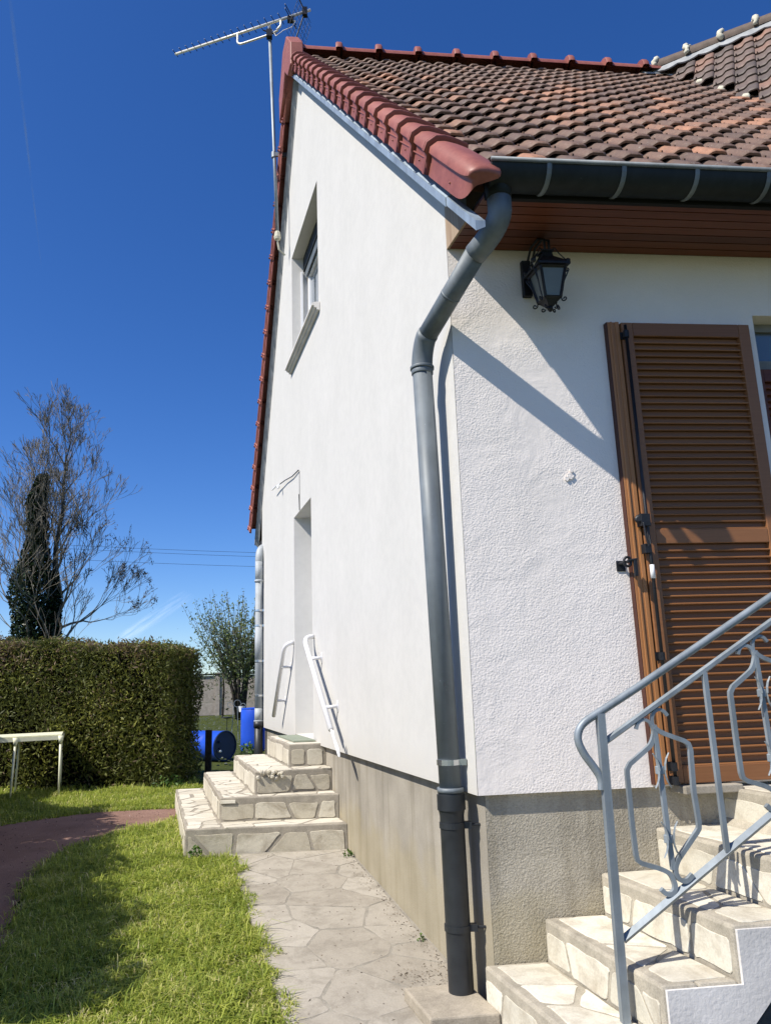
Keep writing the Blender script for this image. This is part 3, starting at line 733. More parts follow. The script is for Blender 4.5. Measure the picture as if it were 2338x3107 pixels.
mb = MB(); mb.boxg(.87,1.56,-.0048,-.0022,.83,3.04); mb.build('backing', MDK, sh)
mb = MB(); mb.boxg(.800,.862,-.030,-.001,.812,3.062); mb.boxg(.812,.822,-.036,-.031,.812,3.062); mb.boxg(.838,.858,-.035,-.031,.812,3.062)
mb.build('folded_leaf', MSHUT2, sh, bevel=.003)
mb = MB(); mb.boxg(.796,.7995,-.029,-.001,.812,3.062); mb.build('edge_strip', simple('dark_edge', (.06,.02,.012), .5), sh)
# bolt rod with its clamps and lever
mb = MB(); mb.tube([G(.872,-.064,.83),G(.872,-.064,3.03)], .0085, 8); mb.build('bolt_rod', MIRON, sh, smooth=True)
for z in (.89,1.375,2.02,2.98,.83):
    mb = MB(); mb.tube([G(.872,-.064,z-.018),G(.872,-.064,z+.018)], .0145, 8); mb.boxg(.866,.878,-.064,-.038,z-.012,z+.012); mb.boxg(.856,.888,-.042,-.0385,z-.02,z+.02); mb.build('rod_clamp', MIRON, sh)
mb = MB(); mb.boxg(.835,.880,-.081,-.040,1.985,2.045); mb.lathe([(0,.020),(.012,.020),(.016,.012)], G(.834,-.061,2.02), (-.3,-1,0), 12)
mb.tube([G(.840,-.086,2.00),G(.842,-.091,1.93),G(.850,-.091,1.885),G(.862,-.088,1.90),G(.864,-.081,1.94)], .005, 6); mb.boxg(.842,.872,-.076,-.042,1.855,1.90)
mb.build('lever_lock', MIRON, sh, bevel=.003)
mb = MB(); mb.tube([G(.872,-.0645,1.735),G(.872,-.0645,1.80)], [.0125,.011], 8); mb.build('white_sleeve', MPVC, sh, smooth=True)
mb = MB(); mb.boxg(.872,.9,-.051,-.039,.812,.822); mb.build('bottom_catch', MIRON, sh)
# wall catch
mb = MB(); mb.tube([G(.748+.018*math.cos(a), -.075, 1.815+.022*math.sin(a)) for a in np.linspace(0, 2*math.pi, 12, endpoint=False)], .007, 6, closed=True)
mb.tube([G(.75,-.0,1.815),G(.75,-.085,1.815)], .008, 6); mb.tube([G(.745,-.08,1.82),G(.79,-.085,1.825)], .006, 6); mb.boxg(.772,.788,-.088,-.075,1.745,1.828); mb.boxg(.735,.778,-.006,0,1.78,1.83)
mb.build('shutter_catch', MIRON, house, bevel=.002)
# doorway: lintel light, transom glass and the second shutter leaf inside
dw = empty('front_door', G(2.2,.15,.8)); dw.parent = house; dw.location = G(2.2,.15,.8)-ORG[house]
mb = MB(); mb.boxg(OP0,OP1,.10,.16,2.86,2.915); mb.boxg(OP0,OP1,.10,.16,3.085,3.13); mb.boxg(OP0,OP0+.05,.10,.16,2.915,3.085); mb.build('transom_frame', simple('grey_frame', (.20,.20,.18), .6), dw)
mb = MB(); mb.boxg(OP0+.05,OP1,.12,.128,2.915,3.085); mb.build('transom_pane', MGLASS, dw)
sh2 = dw
louvre(sh2, OP0+.004, 2.30, .055, .812, 2.850, .06, [(.812,.90),(1.87,1.96),(2.78,2.85)], MSOF, 2, MSOF)
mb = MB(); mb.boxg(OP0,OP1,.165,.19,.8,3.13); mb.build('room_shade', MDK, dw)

# ------------------------------------------------------------------ gutter and downpipes
gut = empty('gutter', G(0,-.52,3.54), 'dark zinc half round gutter hung along the front eaves', 'gutter')
mb = MB(); gr = .088; n_ = 15
def arc(u, r): return [G(u, -.52, 3.545)+Vector((0, math.cos(math.pi+math.pi*k/(n_-1))*r, math.sin(math.pi+math.pi*k/(n_-1))*r)) for k in range(n_)]
a0, a1 = arc(.0,gr), arc(6,gr); i0, i1 = arc(.0,gr-.003), arc(6,gr-.003)
mb.add(a0+a1, [(k,k+1,n_+k+1,n_+k) for k in range(n_-1)]); mb.add(i0+i1, [(k,k+1,n_+k+1,n_+k) for k in range(n_-1)]); mb.add(a0, [tuple(range(n_))])
mb.build('gutter_channel', MZDK, gut, auto=30)
mb = MB(); c = G(0,-.52,3.545)+Vector((0,-gr-.004,.002)); mb.tube([c+Vector((-.004,0,0)), c+Vector((6,0,0))], .0105, 8); mb.build('rolled_rim', MZINC, gut, smooth=True)
for k in range(8):
    u = .262+.3475*k; mb = MB()
    pts = [G(u,-.52,3.545)+Vector((.035*t_*t_*-1, math.cos(math.pi+math.pi*t_*1.0)*(gr+.004), math.sin(math.pi+math.pi*t_)*(gr+.004))) for t_ in np.linspace(-.04, .8, 12)]
    mb.tube(pts, .011, 4, flat=.25, up=(1,0,0)); mb.build('gutter_bracket', MZINC, gut)
mb = MB(); mb.boxg(.10,.235,-.613,-.606,3.49,3.535); 
dp = empty('downpipe', G(-.08,.13,0), 'grey zinc downpipe with black lower section at the near front corner of the house', 'downpipe')
def arcpath(a, b, c, n=8):       # quadratic bend
    return [a*(1-t_)**2+b*2*t_*(1-t_)+c*t_*t_ for t_ in np.linspace(0, 1, n)]
T0 = G(.055,-.50,3.47); T1 = G(.055,-.50,3.36); T2 = G(-.005,-.345,3.235); B1 = G(-.112,.09,2.995); B2 = G(-.112,.13,2.86)
mid1 = G(.052,-.485,3.29); 
mb = MB(); mb.lathe([(0,.062),(.03,.058),(.08,.056)], G(.055,-.50,3.50), (0,0,-1), 20); mb.build('outlet', MZDK, dp, smooth=True)
mb = MB(); mb.tube([G(.055,-.50,3.45)]+arcpath(T1, mid1, T2, 9), .0545, 20); mb.build('upper_elbow', MZINC, dp, smooth=True)
Bm = G(-.112,.125,2.955)
mb = MB(); mb.tube([T2+(B1-T2)*-.02, T2+(B1-T2)*.93], .0505, 20); mb.build('sloping_pipe', MZINC, dp, smooth=True)
mb = MB(); p = T2+(B1-T2)*.45; d_ = (B1-T2).normalized(); mb.tube([p-d_*.006, p+d_*.006], .0518, 20); mb.build('joint_line', MZINC, dp, smooth=True)
mb = MB(); mb.tube([T2+(B1-T2)*.90]+arcpath(T2+(B1-T2)*.95, Bm, B2, 9), .054, 20); mb.build('lower_elbow', MZINC, dp, smooth=True)
mb = MB(); mb.tube([B2+Vector((0,0,.012)), B2-Vector((0,0,.004))], .062, 20); mb.tube([B2-Vector((0,0,.004)), B2-Vector((0,0,.03))], .056, 20); mb.build('collar', MZINC, dp, smooth=True, bevel=.003)
PB = G(-.072,.13,.80)
mb = MB(); mb.tube([B2, PB+Vector((0,0,.02))], .0505, 24); mb.build('straight_pipe', MZINC, dp, smooth=True)
def clampband(p, r, mat, name, side):
    mb = MB(); mb.tube([p-Vector((0,0,.012)), p+Vector((0,0,.012))], r+.004, 24); mb.hexa([p+side*(r)+Vector((-.012,-.02,-.014)), p+side*(r+.028)+Vector((.0,-.02,-.014)), p+side*(r+.028)+Vector((0,.012,-.014)), p+side*r+Vector((0,.012,-.014)), p+side*(r)+Vector((-.012,-.02,.014)), p+side*(r+.028)+Vector((.0,-.02,.014)), p+side*(r+.028)+Vector((0,.012,.014)), p+side*r+Vector((0,.012,.014))])
    mb.tube([p+side*(r+.005), p+side*(r+.07)], .006, 6); return mb.build(name, mat, dp if p.y < 3 else dp2)
clampband(G(-.075,.13,.935), .0505, MSTEEL, 'steel_clamp', Vector((.98,-.2,0)))
mb = MB(); mb.tube([PB+Vector((0,0,.005)), PB+Vector((0,0,.025))], .061, 24); mb.build('collar', MZINC, dp, smooth=True)
mb = MB(); mb.tube([PB+Vector((0,0,.004)), PB-Vector((0,0,.006))], .058, 24); mb.tube([PB-Vector((0,0,.004)), PB-Vector((0,0,.07))], .064, 24); mb.tube([PB-Vector((0,0,.07)), PB-Vector((0,0,.095)), G(-.068,.13,-.02)], [.060,.055,.055], 24)
mb.build('black_pipe', MBLK, dp, auto=40)
clampband(G(-.0715,.13,.665), .055, MBLK, 'black_clamp', Vector((.98,-.2,0))); clampband(G(-.070,.13,.245), .055, MBLK, 'black_clamp', Vector((.98,-.2,0)))
# concrete slab at its foot
mb = MB(); mb.boxg(-.29,-.004,-.12,.225,-.062,-.008); tag(mb.build('concrete_slab', MCON, loc=G(-.15,.05,-.06), bevel=.008), 'square concrete slab lying under the foot of the black pipe', 'slab')
# far downpipe
dp2 = empty('downpipe', G(-.055,6.92,.1), 'zinc downpipe with bright repair sleeves at the far back corner of the gable wall', 'downpipe')
P0 = G(-.060,6.93,0); Zs = Vector((0,0,1))
def seg(z0, z1, r, mat, name):
    mb = MB(); mb.tube([P0+Zs*z0, P0+Zs*z1], r, 16); return mb.build(name, mat, dp2, smooth=True)
seg(.13,.86,.055,MBLK,'black_pipe'); seg(.80,.875,.064,MBLK,'socket'); seg(.86,2.72,.0505,MZIN2,'straight_pipe'); seg(1.62,2.10,.0525,MZLT,'repair_sleeve'); seg(.875,1.04,.0525,MZLT,'repair_sleeve')
mb = MB(); mb.tube([P0+Zs*2.90]+arcpath(P0+Zs*2.98, P0+Zs*3.12, P0+Vector((.04,.14,3.17)), 6)+[P0+Vector((.07,.30,3.22))], .053, 14); mb.tube([P0+Zs*2.70, P0+Zs*2.96], .053, 14); mb.build('elbow', MZLT, dp2, smooth=True)
for z in (1.20,1.64,2.10,2.30): clampband(P0+Zs*z, .0515, MSTEEL, 'steel_clamp', Vector((.98,-.2,0)))
seg(2.68,2.71,.060,MZLT,'collar'); seg(.872,.89,.060,MZLT,'collar')
mb = MB(); mb.boxg(.0,6,7.11,7.50,3.14,3.30); mb.build('back_fascia', MDK, house)

# ------------------------------------------------------------------ front steps with landing
fs = empty('front_steps', G(.8,-.4,0), 'pale crazy stone clad steps rising to the shuttered front doorway', 'stairs')
out = [(-.0,-.14),(-.0,.118),(.273,.118),(.273,.284),(.541,.284),(.541,.451),(.812,.451),(.812,.625),(1.143,.625),(1.143,.785),(3.0,.785),(3.0,.60),(1.10,.66),(.56,.155),(.35,-.14)]
mb = MB()
# body as slices so the profile stays convex per face
def slab(u0, u1, z0, z1): mb.boxg(u0,u1,-.785,.032,z0,z1)
slab(0,.273,-.14,.118)
mb.hexa([G(.273,-.785,-.14),G(.40,-.785,-.14),G(.40,.032,-.14),G(.273,.032,-.14),G(.273,-.785,.284),G(.40,-.785,.284),G(.40,.032,.284),G(.273,.032,.284)])
def sl2(u0, u1, zb0, zb1, zt): mb.hexa([G(u0,-.785,zb0),G(u1,-.785,zb1),G(u1,.032,zb1),G(u0,.032,zb0),G(u0,-.785,zt),G(u1,-.785,zt),G(u1,.032,zt),G(u0,.032,zt)])
sl2(.40,.541,-.02,.13,.284); sl2(.541,.812,.13,.40,.451); sl2(.812,1.143,.40,.66,.625); sl2(1.143,3.0,.66,.60,.785)
bodyo = mb.build('step_body', MMO_F, fs, bevel=.012)
mb = MB()
sk = [(.0,-.14),(.0,.088),(.263,.088),(.283,.254),(.531,.254),(.551,.421),(.802,.421),(.822,.595),(1.133,.595),(1.153,.755),(3.0,.755),(3.0,.60),(1.10,.66),(.56,.155),(.40,-.02),(.40,-.14)]
sk = [(.008,-.14,.008,.095),(.281,-.14,.281,.095)]
def face(u0, u1, zb0, zb1, zt):
    mb.hexa([G(u0,-.797,zb0),G(u1,-.797,zb1),G(u1,-.786,zb1),G(u0,-.786,zb0),G(u0,-.797,zt),G(u1,-.797,zt),G(u1,-.786,zt),G(u0,-.786,zt)])
face(.006,.281,-.14,-.14,.108); face(.281,.40,-.14,-.14,.274); face(.40,.549,-.02,.13,.274); face(.549,.820,.13,.40,.441); face(.820,1.151,.40,.66,.615); face(1.151,3.0,.66,.60,.775)
mb.build('side_render', MSKIRT, fs)
treads = [(0,.273,.118,4,11),(.273,.541,.284,3,12),(.541,.812,.451,4,17),(.812,1.143,.625,3,14),(1.143,2.6,.785,10,15)]
for (u0, u1, z, n, sd) in treads:
    stones(fs, lambda a, b, u0=u0, z=z: G(u0+.035+a, -.77+b, z), u1-u0-.04, .785, n, sd, MST_F, gap=.015, thick=.003, nrm=up, stretch=1.5, vary=1.2)
nrm = G(-1,0,0).normalized()
for (u, z0, z1, n, sd) in [(0,-.1,.118,4,21),(.273,.118,.284,4,22),(.541,.284,.451,3,23),(.812,.451,.625,3,24),(1.143,.625,.785,3,25)]:
    stones(fs, lambda a, b, u=u, z0=z0: G(u, -.775+a, z0+b), .80, z1-z0-.040, n, sd, MST_F, gap=.014, thick=.004, nrm=nrm, stretch=.35, vary=1.2)

# ------------------------------------------------------------------ gable steps
gs = empty('garden_steps', G(-.5,3.9,.1), 'four stone clad steps with a chipped edge rising to the gable side door', 'stairs')
lv = [(-1.135,2.72,2.62,5.22,.05,.288),(-.865,2.95,2.88,4.97,.288,.467),(-.585,3.06,3.12,4.73,.467,.640),(-.27,3.33,3.35,4.60,.640,.820)]
mb = MB()
for (u, vn, vw, vf, z0, z1) in lv:
    mb.hexa([G(u,vn,z0-.05),G(.045,vw,z0-.05),G(.045,vf,z0-.05),G(u,vf,z0-.05),G(u,vn,z1),G(.045,vw,z1),G(.045,vf,z1),G(u,vf,z1)])
mb.build('step_body', MMO_G, gs, bevel=.008)
mb = MB(); mb.boxg(0,.30,3.641,4.569,.70,.833); mb.build('threshold', MMO_G, gs)
nf = -(G(0,1,0)).normalized()
sd = 40
for i, (u, vn, vw, vf, z0, z1) in enumerate(lv):
    W_ = .045-u; sl_ = (vw-vn)/W_
    nn = (G(u,vn,0)-G(.045,vw,0)); nn = Vector((nn.y, -nn.x, 0)).normalized(); nn = nn if nn.y < 0 else -nn
    H_ = z1-z0
    stones(gs, lambda a, b: G(u+a, vn+sl_*a, z0+b), W_-.01, H_-.035, [5,4,3,2][i], sd, MST_G, gap=.018, thick=.005, nrm=nn, stretch=.6)
    stones(gs, lambda a, b: G(u, vn+a, z0+b), vf-vn, H_-.02, [9,8,7,5][i], sd+1, MST_GT, gap=.018, thick=.005, nrm=nrm, stretch=1.0)
    un = lv[i+1][0] if i < 3 else .045; vnn = lv[i+1][1] if i < 3 else 9
    # tread: left strip and near strip
    stones(gs, lambda a, b: G(u+.01+a, vn+.01+b, z1), un-u-.012, vf-vn-.02, [22,17,14,7][i], sd+2, MST_GT, gap=.016, thick=.004, nrm=up, stretch=1.6)
    if i < 3: stones(gs, lambda a, b: G(un+a, (vn+vw)/2+.012+b, z1), .045-un, vnn-(vn+vw)/2-.02, [6,5,4][i], sd+3, MST_GT, gap=.014, thick=.004, nrm=up, stretch=.5)
    sd += 10
# broken nosing: rubble in the corner of the third step and a sliver on the second
rnd = random.Random(9)
for k in range(16):
    mb = MB(); c = G(-.585+.24*rnd.random(), 3.055+rnd.uniform(-.008,.012), .640-.085*rnd.random()**1.5)
    mb.lathe([(-.02,.004),(-.008,.018),(.008,.016),(.018,.004)], c, Vector((rnd.uniform(-1,1),rnd.uniform(-1,1),rnd.uniform(-1,1))), 6); mb.build('rubble', MST_GT if k % 3 else MST_G, gs)
mb = MB(); mb.hexa([G(-.862,2.935,.428),G(-.75,2.925,.428),G(-.75,2.95,.428),G(-.862,2.95,.428),G(-.862,2.935,.45),G(-.75,2.925,.45),G(-.75,2.95,.45),G(-.862,2.95,.45)]); mb.build('stone_sliver', MST_F, gs)
mb = MB(); mb.hexa([G(-.20,3.50,.826),G(-.012,3.50,.826),G(-.012,4.38,.826),G(-.20,4.38,.826),G(-.20,3.50,.838),G(-.012,3.50,.838),G(-.012,4.38,.838),G(-.20,4.38,.838)])
tag(mb.build('doormat', MMAT, loc=G(-.1,3.95,.826)), 'thin green doormat on the top step at the side door', 'doormat')

# ------------------------------------------------------------------ white handrails either side of the gable door
def handrail(name, label, dirn, top, bend, foot, brs, tail):
    o = empty(name, top, label, 'handrail', 'handrails beside the gable door')
    mb = MB(); a = G(*top); b = G(*bend); c = G(*foot)
    k = b+(a-b)*.35
    pts = [a, a+(k-a)*.5]+arcpath(a+(k-a)*.75, b, b+(c-b)*.10, 8)+[c]
    mb.tube(pts, .0215, 12); mb.build('rail', MWHITE, o, smooth=True)
    for (v, z, uv, uz) in brs:
        mb = MB(); mb.tube([G(-.1,uv,uz), G(-.004,v,z)], .0135, 8); mb.build('bracket', MWHITE, o, smooth=True)
        mb = MB(); pr = [(v+.022*math.cos(t_), z+.045*math.sin(t_)) for t_ in np.linspace(0, 2*math.pi, 12, endpoint=False)]
        mb.prism([G(-.007,p,q_) for p, q_ in pr], [G(-.001,p,q_) for p, q_ in pr]); mb.build('wall_plate', MWHITE, o)
    if tail:
        mb = MB(); d_ = (c-b).normalized(); e = c+d_*.30
        mb.tube([c-d_*.02, c+d_*.25]+arcpath(c+d_*.28, e+d_*.05, e+Vector((0,.02,.04))-d_*.02, 6)+[e-d_*.10+Vector((-.012,.03,.060)), e-d_*.16+Vector((-.01,.03,.075))], .0085, 8); mb.build('hook_bar', MWHITE, o, smooth=True)
    return o
handrail('handrail', 'white tubular handrail near side of gable door ending in a thin hooked bar', 1, (-.004,3.56,1.735), (-.1,3.52,1.715), (-.1,2.47,.975), [(3.231,1.529,3.24,1.525),(2.668,1.136,2.68,1.13)], True)
handrail('handrail', 'white tubular handrail on far side of the gable door, open ended', -1, (-.004,4.62,1.745), (-.1,4.60,1.715), (-.1,5.34,.99), [(4.80,1.50,4.80,1.50),(5.16,1.155,5.16,1.155)], False)
# loose cable above the side door
mb = MB(); mb.tube([G(-.012,4.21,3.475), G(-.02,4.55,3.50), G(-.03,4.95,3.565), G(-.04,5.25,3.60)], .006, 6); mb.tube([G(-.003,4.215,3.06),G(-.003,4.21,3.47)], .0022, 4); mb.tube([G(-.003,4.215,3.05),G(-.006,4.22,3.22)], .006, 5)
cb = empty('cable', G(0,4.2,3.4), 'loose grey cable end sticking out above the gable door', 'cable')
mb.build('wire', MZDK, cb); mb = MB(); mb.tube([G(-.04,5.25,3.60),G(-.05,5.45,3.63),G(-.06,5.72,3.65)], [.007,.009,.008], 6); mb.lathe([(-.03,.008),(0,.022),(.03,.010)], G(-.055,5.28,3.575), (0,.6,.6), 8); mb.build('connector', MPVC, cb)

# ------------------------------------------------------------------ iron stair railing
rl = empty('stair_railing', G(.237,-.62,.118), 'galvanised wrought iron stair railing with elongated hexagon panels and leafy collars', 'railing')
V_ = -.62
def rp2(pts): return [G(a, V_, b) for a, b in pts]
BC = [0]
def bar(pts, r, name, n=4, rot=math.pi/4, smooth=False, flat=1.0):
    BC[0] += 1; dv_ = Vector((0, .0013*(BC[0] % 5)-.0026, 0)); mb = MB(); mb.tube([p+dv_ for p in rp2(pts)], r+.00012*(BC[0] % 7), n, rot=rot, flat=flat); return mb.build(name, MGALV, rl, smooth=smooth)
def sm(pts, it=2):
    for _ in range(it):
        q_ = [pts[0]]
        for a, b in zip(pts[:-1], pts[1:]): q_ += [(a[0]*.75+b[0]*.25, a[1]*.75+b[1]*.25), (a[0]*.25+b[0]*.75, a[1]*.25+b[1]*.75)]
        pts = q_+[pts[-1]]
    return pts
bar([(.228,.119),(.238,1.157)], .0205, 'post')
bar(sm([(.218,.885),(.221,.925),(.198,.965),(.158,1.02),(.140,1.075),(.165,1.125),(.24,1.163),(.40,1.25)])+[(.989,1.582),(1.55,1.90)], .0150, 'handrail', 8, 0, True)
bar([(.244,1.052),(.973,1.482),(1.55,1.822)], .0125, 'upper_rail', 6, 0)
bar([(.248,.380),(.863,.765),(1.45,1.13)], .0150, 'lower_rail', 4, 0)
bar([(.672,.648),(.668,1.296)], .0118, 'baluster'); bar([(.672+.45,.648+.275),(.668+.45,1.296+.265)], .0118, 'baluster')
for du, dz in ((0,0),(.443,.265),(.886,.53)):
    T = lambda ps: [(a+du, b+dz) for a, b in ps]
    bar(sm(T([(.373,1.095),(.381,1.118),(.405,1.131),(.430,1.120),(.441,1.088),(.444,1.07)])), .0098, 'scroll', flat=.8)
    bar(sm(T([(.444,1.10),(.442,1.07),(.425,1.035),(.400,1.017)]))+T([(.336,.972),(.323,.952),(.322,.938)])+T([(.322,.763),(.325,.655),(.329,.638),(.343,.627)])+T([(.40,.609)])+sm(T([(.421,.601),(.446,.588),(.459,.560),(.461,.535),(.447,.519),(.424,.518),(.407,.537)])), .0112, 'hexagon_side')
    bar(sm(T([(.444,1.09),(.438,1.12),(.444,1.15),(.468,1.166),(.490,1.158),(.503,1.140)])), .0098, 'scroll', flat=.8)
    bar(sm(T([(.444,1.10),(.455,1.088),(.480,1.075)]))+T([(.555,1.046),(.570,1.035),(.576,1.015)])+T([(.570,.866),(.576,.755),(.573,.735),(.563,.722)])+T([(.488,.642)])+sm(T([(.478,.630),(.466,.607),(.467,.580),(.482,.562),(.506,.559),(.530,.580)])), .0112, 'hexagon_side')
    bar(T([(.444,1.108),(.449,.953),(.454,.719),(.459,.600)]), .0112, 'centre_bar')
    for (cu, cz) in T([(.4495,.945),(.4545,.705)]):
        mb = MB(); mb.tube(rp2([(cu,cz-.014),(cu+.0005,cz+.014)]), .0185, 6, rot=.5); mb.build('collar', MGALV, rl, bevel=.002)
        for s in (-1, 1):
            for q_ in (-1, 1):
                mb = MB(); pts = [G(cu+q_*x, V_-.012+ (-.004 if s > 0 else 0), cz+s*y) for x, y in ((.011,.0),(.013,.022),(.019,.042),(.031,.062))]
                mb.tube(pts, [.008,.008,.007,.005], 4, flat=.5); mb.build('leaf', MGALV, rl)

# ------------------------------------------------------------------ wall lantern
ln = empty('wall_lantern', G(.40,0,3.3), 'black wrought iron wall lantern with frosted panes under the eaves', 'lantern')
LU, LV = .435, -.16
mb = MB(); mb.boxg(.378,.424,-.028,-.002,3.20,3.402); mb.build('back_plate', MIRON, ln, bevel=.004)
def lw(du, dv, z): return G(LU+du, LV+dv, z)
zt, zb_, ht, hb = 3.262, 3.108, .062, .038
mb = MB()
for a, b in ((-1,-1),(1,-1),(1,1),(-1,1)): mb.tube([lw(a*hb,b*hb,zb_), lw(a*ht,b*ht,zt)], .0075, 4)
for (z, h) in ((zt,ht),(zb_,hb)):
    c = [lw(-h,-h,z),lw(h,-h,z),lw(h,h,z),lw(-h,h,z)]
    for k in range(4): mb.tube([c[k], c[(k+1)%4]], .0085, 4)
mb.build('frame', MIRON, ln)
for k, (a, b) in enumerate((((-1,-1),(1,-1)),((1,-1),(1,1)),((1,1),(-1,1)),((-1,1),(-1,-1)))):
    mb = MB(); mb.add([lw(a[0]*hb*.95,a[1]*hb*.95,zb_),lw(b[0]*hb*.95,b[1]*hb*.95,zb_),lw(b[0]*ht*.95,b[1]*ht*.95,zt),lw(a[0]*ht*.95,a[1]*ht*.95,zt)], [(0,1,2,3)]); mb.build('pane', MFROST, ln)
mb = MB(); h = ht+.018
for (za, ha, zc, hc) in ((zt+.004,h,zt+.016,h),(zt+.016,h,zt+.075,.026),(zt+.075,.026,zt+.10,.022),(zt+.10,.030,zt+.108,.030)):
    mb.hexa([lw(-ha,-ha,za),lw(ha,-ha,za),lw(ha,ha,za),lw(-ha,ha,za),lw(-hc,-hc,zc),lw(hc,-hc,zc),lw(hc,hc,zc),lw(-hc,hc,zc)])
mb.build('lantern_roof', MIRON, ln)
mb = MB(); mb.hexa([lw(-.014,-.014,3.072),lw(.014,-.014,3.072),lw(.014,.014,3.072),lw(-.014,.014,3.072)]+[lw(-hb,-hb,zb_-.004),lw(hb,-hb,zb_-.004),lw(hb,hb,zb_-.004),lw(-hb,hb,zb_-.004)]); mb.lathe([(0,.012),(.012,.016),(.025,.006)], lw(0,0,3.072), (0,0,-1), 8)
mb.build('base', MIRON, ln)
def scroll(c, dirv, r, turns, name, start=None, t0=0, thick=.0035):
    pts = list(start or [])
    for t_ in np.linspace(0, 1, 14):
        an = t0+turns*2*math.pi*t_; rr_ = r*(1-.75*t_); pts.append(c+dirv*(math.cos(an)*rr_)+Vector((0,0,1))*(math.sin(an)*rr_))
    mb = MB(); mb.tube(pts, thick, 5); return mb.build(name, MIRON, ln)
dr_ = [Vector((1,0,0)), Vector((-1,0,0)), Vector((0,-1,0)), Vector((.7,-.7,0)), Vector((-.7,-.7,0))]
for d_ in (Vector((.8,-.6,0)), Vector((-.8,-.6,0)), Vector((-.8,.6,0)), Vector((.8,.6,0))):
    C0 = lw(0,0,0)
    scroll(C0+d_*.075+Zs*3.095, d_, .014, 1.1, 'scroll', [C0+d_*.095+Zs*3.245, C0+d_*.070+Zs*3.14, C0+d_*.058+Zs*3.105], math.pi*.9)
    scroll(C0+d_*.097+Zs*3.24, d_, .012, 1.1, 'scroll', [C0+d_*.082+Zs*3.19], 0)
    scroll(C0+d_*.035+Zs*3.065, d_, .012, 1.0, 'scroll', None, math.pi)
    mb = MB(); mb.lathe([(-.014,.004),(-.008,.012),(.004,.014),(.012,.006)], C0+d_*.108+Zs*3.288, Zs, 8); mb.build('knob', MIRON, ln, smooth=True)
    mb = MB(); mb.tube([C0+d_*.104+Zs*3.288, C0+d_*.065+Zs*3.345, C0+d_*.048+Zs*3.378, C0+d_*.030+Zs*3.372, C0+d_*.030+Zs*3.355], .003, 5); mb.build('roof_wire', MIRON, ln)
arm = [lw(-.02,.13,3.30), lw(-.02,.145,3.40), lw(-.02,.10,3.455), lw(-.012,.04,3.468), lw(0,0,3.44), lw(0,0,3.37)]
mb = MB(); mb.tube(arm, .0065, 6); mb.tube([p+Vector((.022,0,-.004)) for p in arm], .0065, 6); mb.tube([lw(-.02,.14,3.26), lw(-.03,.05,3.33), lw(-.02,.0,3.36)], .004, 5); mb.build('arm', MIRON, ln, smooth=True)

# ------------------------------------------------------------------ TV antenna
an_ = empty('tv_antenna', (-1.04,4.6,6.5), 'long television aerial with grid reflector on a grey mast beside the gable', 'antenna')
mb = MB(); mb.tube([(-1.018,4.6,6.50),(-1.052,4.6,7.56),(-1.112,4.6,9.42)], .021, 10); mb.build('mast', MGALV, an_, smooth=True)
mb = MB(); mb.hexa([(-1.075,4.575,7.53),(-.86,4.575,7.53),(-.86,4.60,7.53),(-1.075,4.60,7.53),(-1.075,4.575,7.58),(-.86,4.575,7.58),(-.86,4.60,7.58),(-1.075,4.60,7.58)]); mb.tube([(-1.06,4.6,7.52),(-1.06,4.6,7.59)], .03, 8); mb.build('bracket', MGALV, an_)
mb = MB(); mb.lathe([(0,.035),(.03,.042),(.10,.030)], (-1.018,4.6,6.42), (0,0,1), 8); mb.tube([(-1.02,4.6,6.42),(-1.0,4.62,6.3),(-.93,4.65,6.25)], .012, 5); mb.build('mast_foot', MCLEM, an_)
a = Vector((-2.349,5.107,9.40)); b = Vector((-.600,4.310,9.40)); bd = (b-a).normalized(); sd_ = Vector((-bd.y,bd.x,0))
MALU = simple('bright_aluminium', (.86,.83,.72), .35, .15, .6, .04)
mb = MB(); mb.tube([a,b], .0165, 8); mb.build('boom', MALU, an_, smooth=True)
for k in range(17):
    t_ = k/17*.84; p = a+(b-a)*t_; mb = MB(); L_ = .062+.0015*k; mb.tube([p-sd_*L_+Zs*.014, p+sd_*L_+Zs*.014], .0048, 5); mb.box(p.x-.011,p.x+.011,p.y-.011,p.y+.011,p.z+.008,p.z+.024); mb.build('director', MIRON, an_)
mb = MB(); p1 = a+(b-a)*.475; p2 = a+(b-a)*.79; m_ = Vector((-1.112,4.57,9.26))
dn = Vector((0,0,-.13)); mb.tube([p1, p1+dn*.7]+arcpath(p1+dn*.9, p1+dn*1.35+bd*.01, p1+dn*1.32+bd*.09, 5)+[m_+Vector((0,0,.0)), m_+bd*.12+Vector((0,0,.02))]+arcpath(p2+dn*.95-bd*.05, p2+dn*.8, p2+dn*.5, 5)+[p2], .0135, 8); mb.build('support_arm', MALU, an_, smooth=True)
mb = MB(); mb.box(m_.x-.035,m_.x+.035,m_.y-.04,m_.y+.03,m_.z-.05,m_.z+.05); mb.tube([m_+Vector((-.07,-.03,.03)),m_+Vector((.09,-.03,-.02))], .009, 6); mb.build('mast_clamp', MIRON, an_)
p = a+(b-a)*.86; mb = MB(); mb.box(p.x-.04,p.x+.04,p.y-.03,p.y+.03,p.z-.075,p.z-.018); mb.tube([p-sd_*.16+Zs*.03,p+sd_*.16+Zs*.03], .006, 5); mb.tube([p-sd_*.16-Zs*.03,p+sd_*.16-Zs*.03], .006, 5); mb.build('dipole', MIRON, an_)
mb = MB(); mb.tube([p+Vector((0,0,-.06)), p+bd*.07+Vector((0,0,-.09)), p+bd*.02+Vector((0,0,-.16)), p-bd*.10+Vector((0,0,-.17)), p-bd*.2+Vector((0,0,-.22)), m_+Vector((.03,0,.08)), m_+Vector((0,0,.12)), m_+Vector((-.02,0,.02))], .0045, 5); mb.build('coax', MPVC, an_, smooth=True)
pr = a+(b-a)*.96
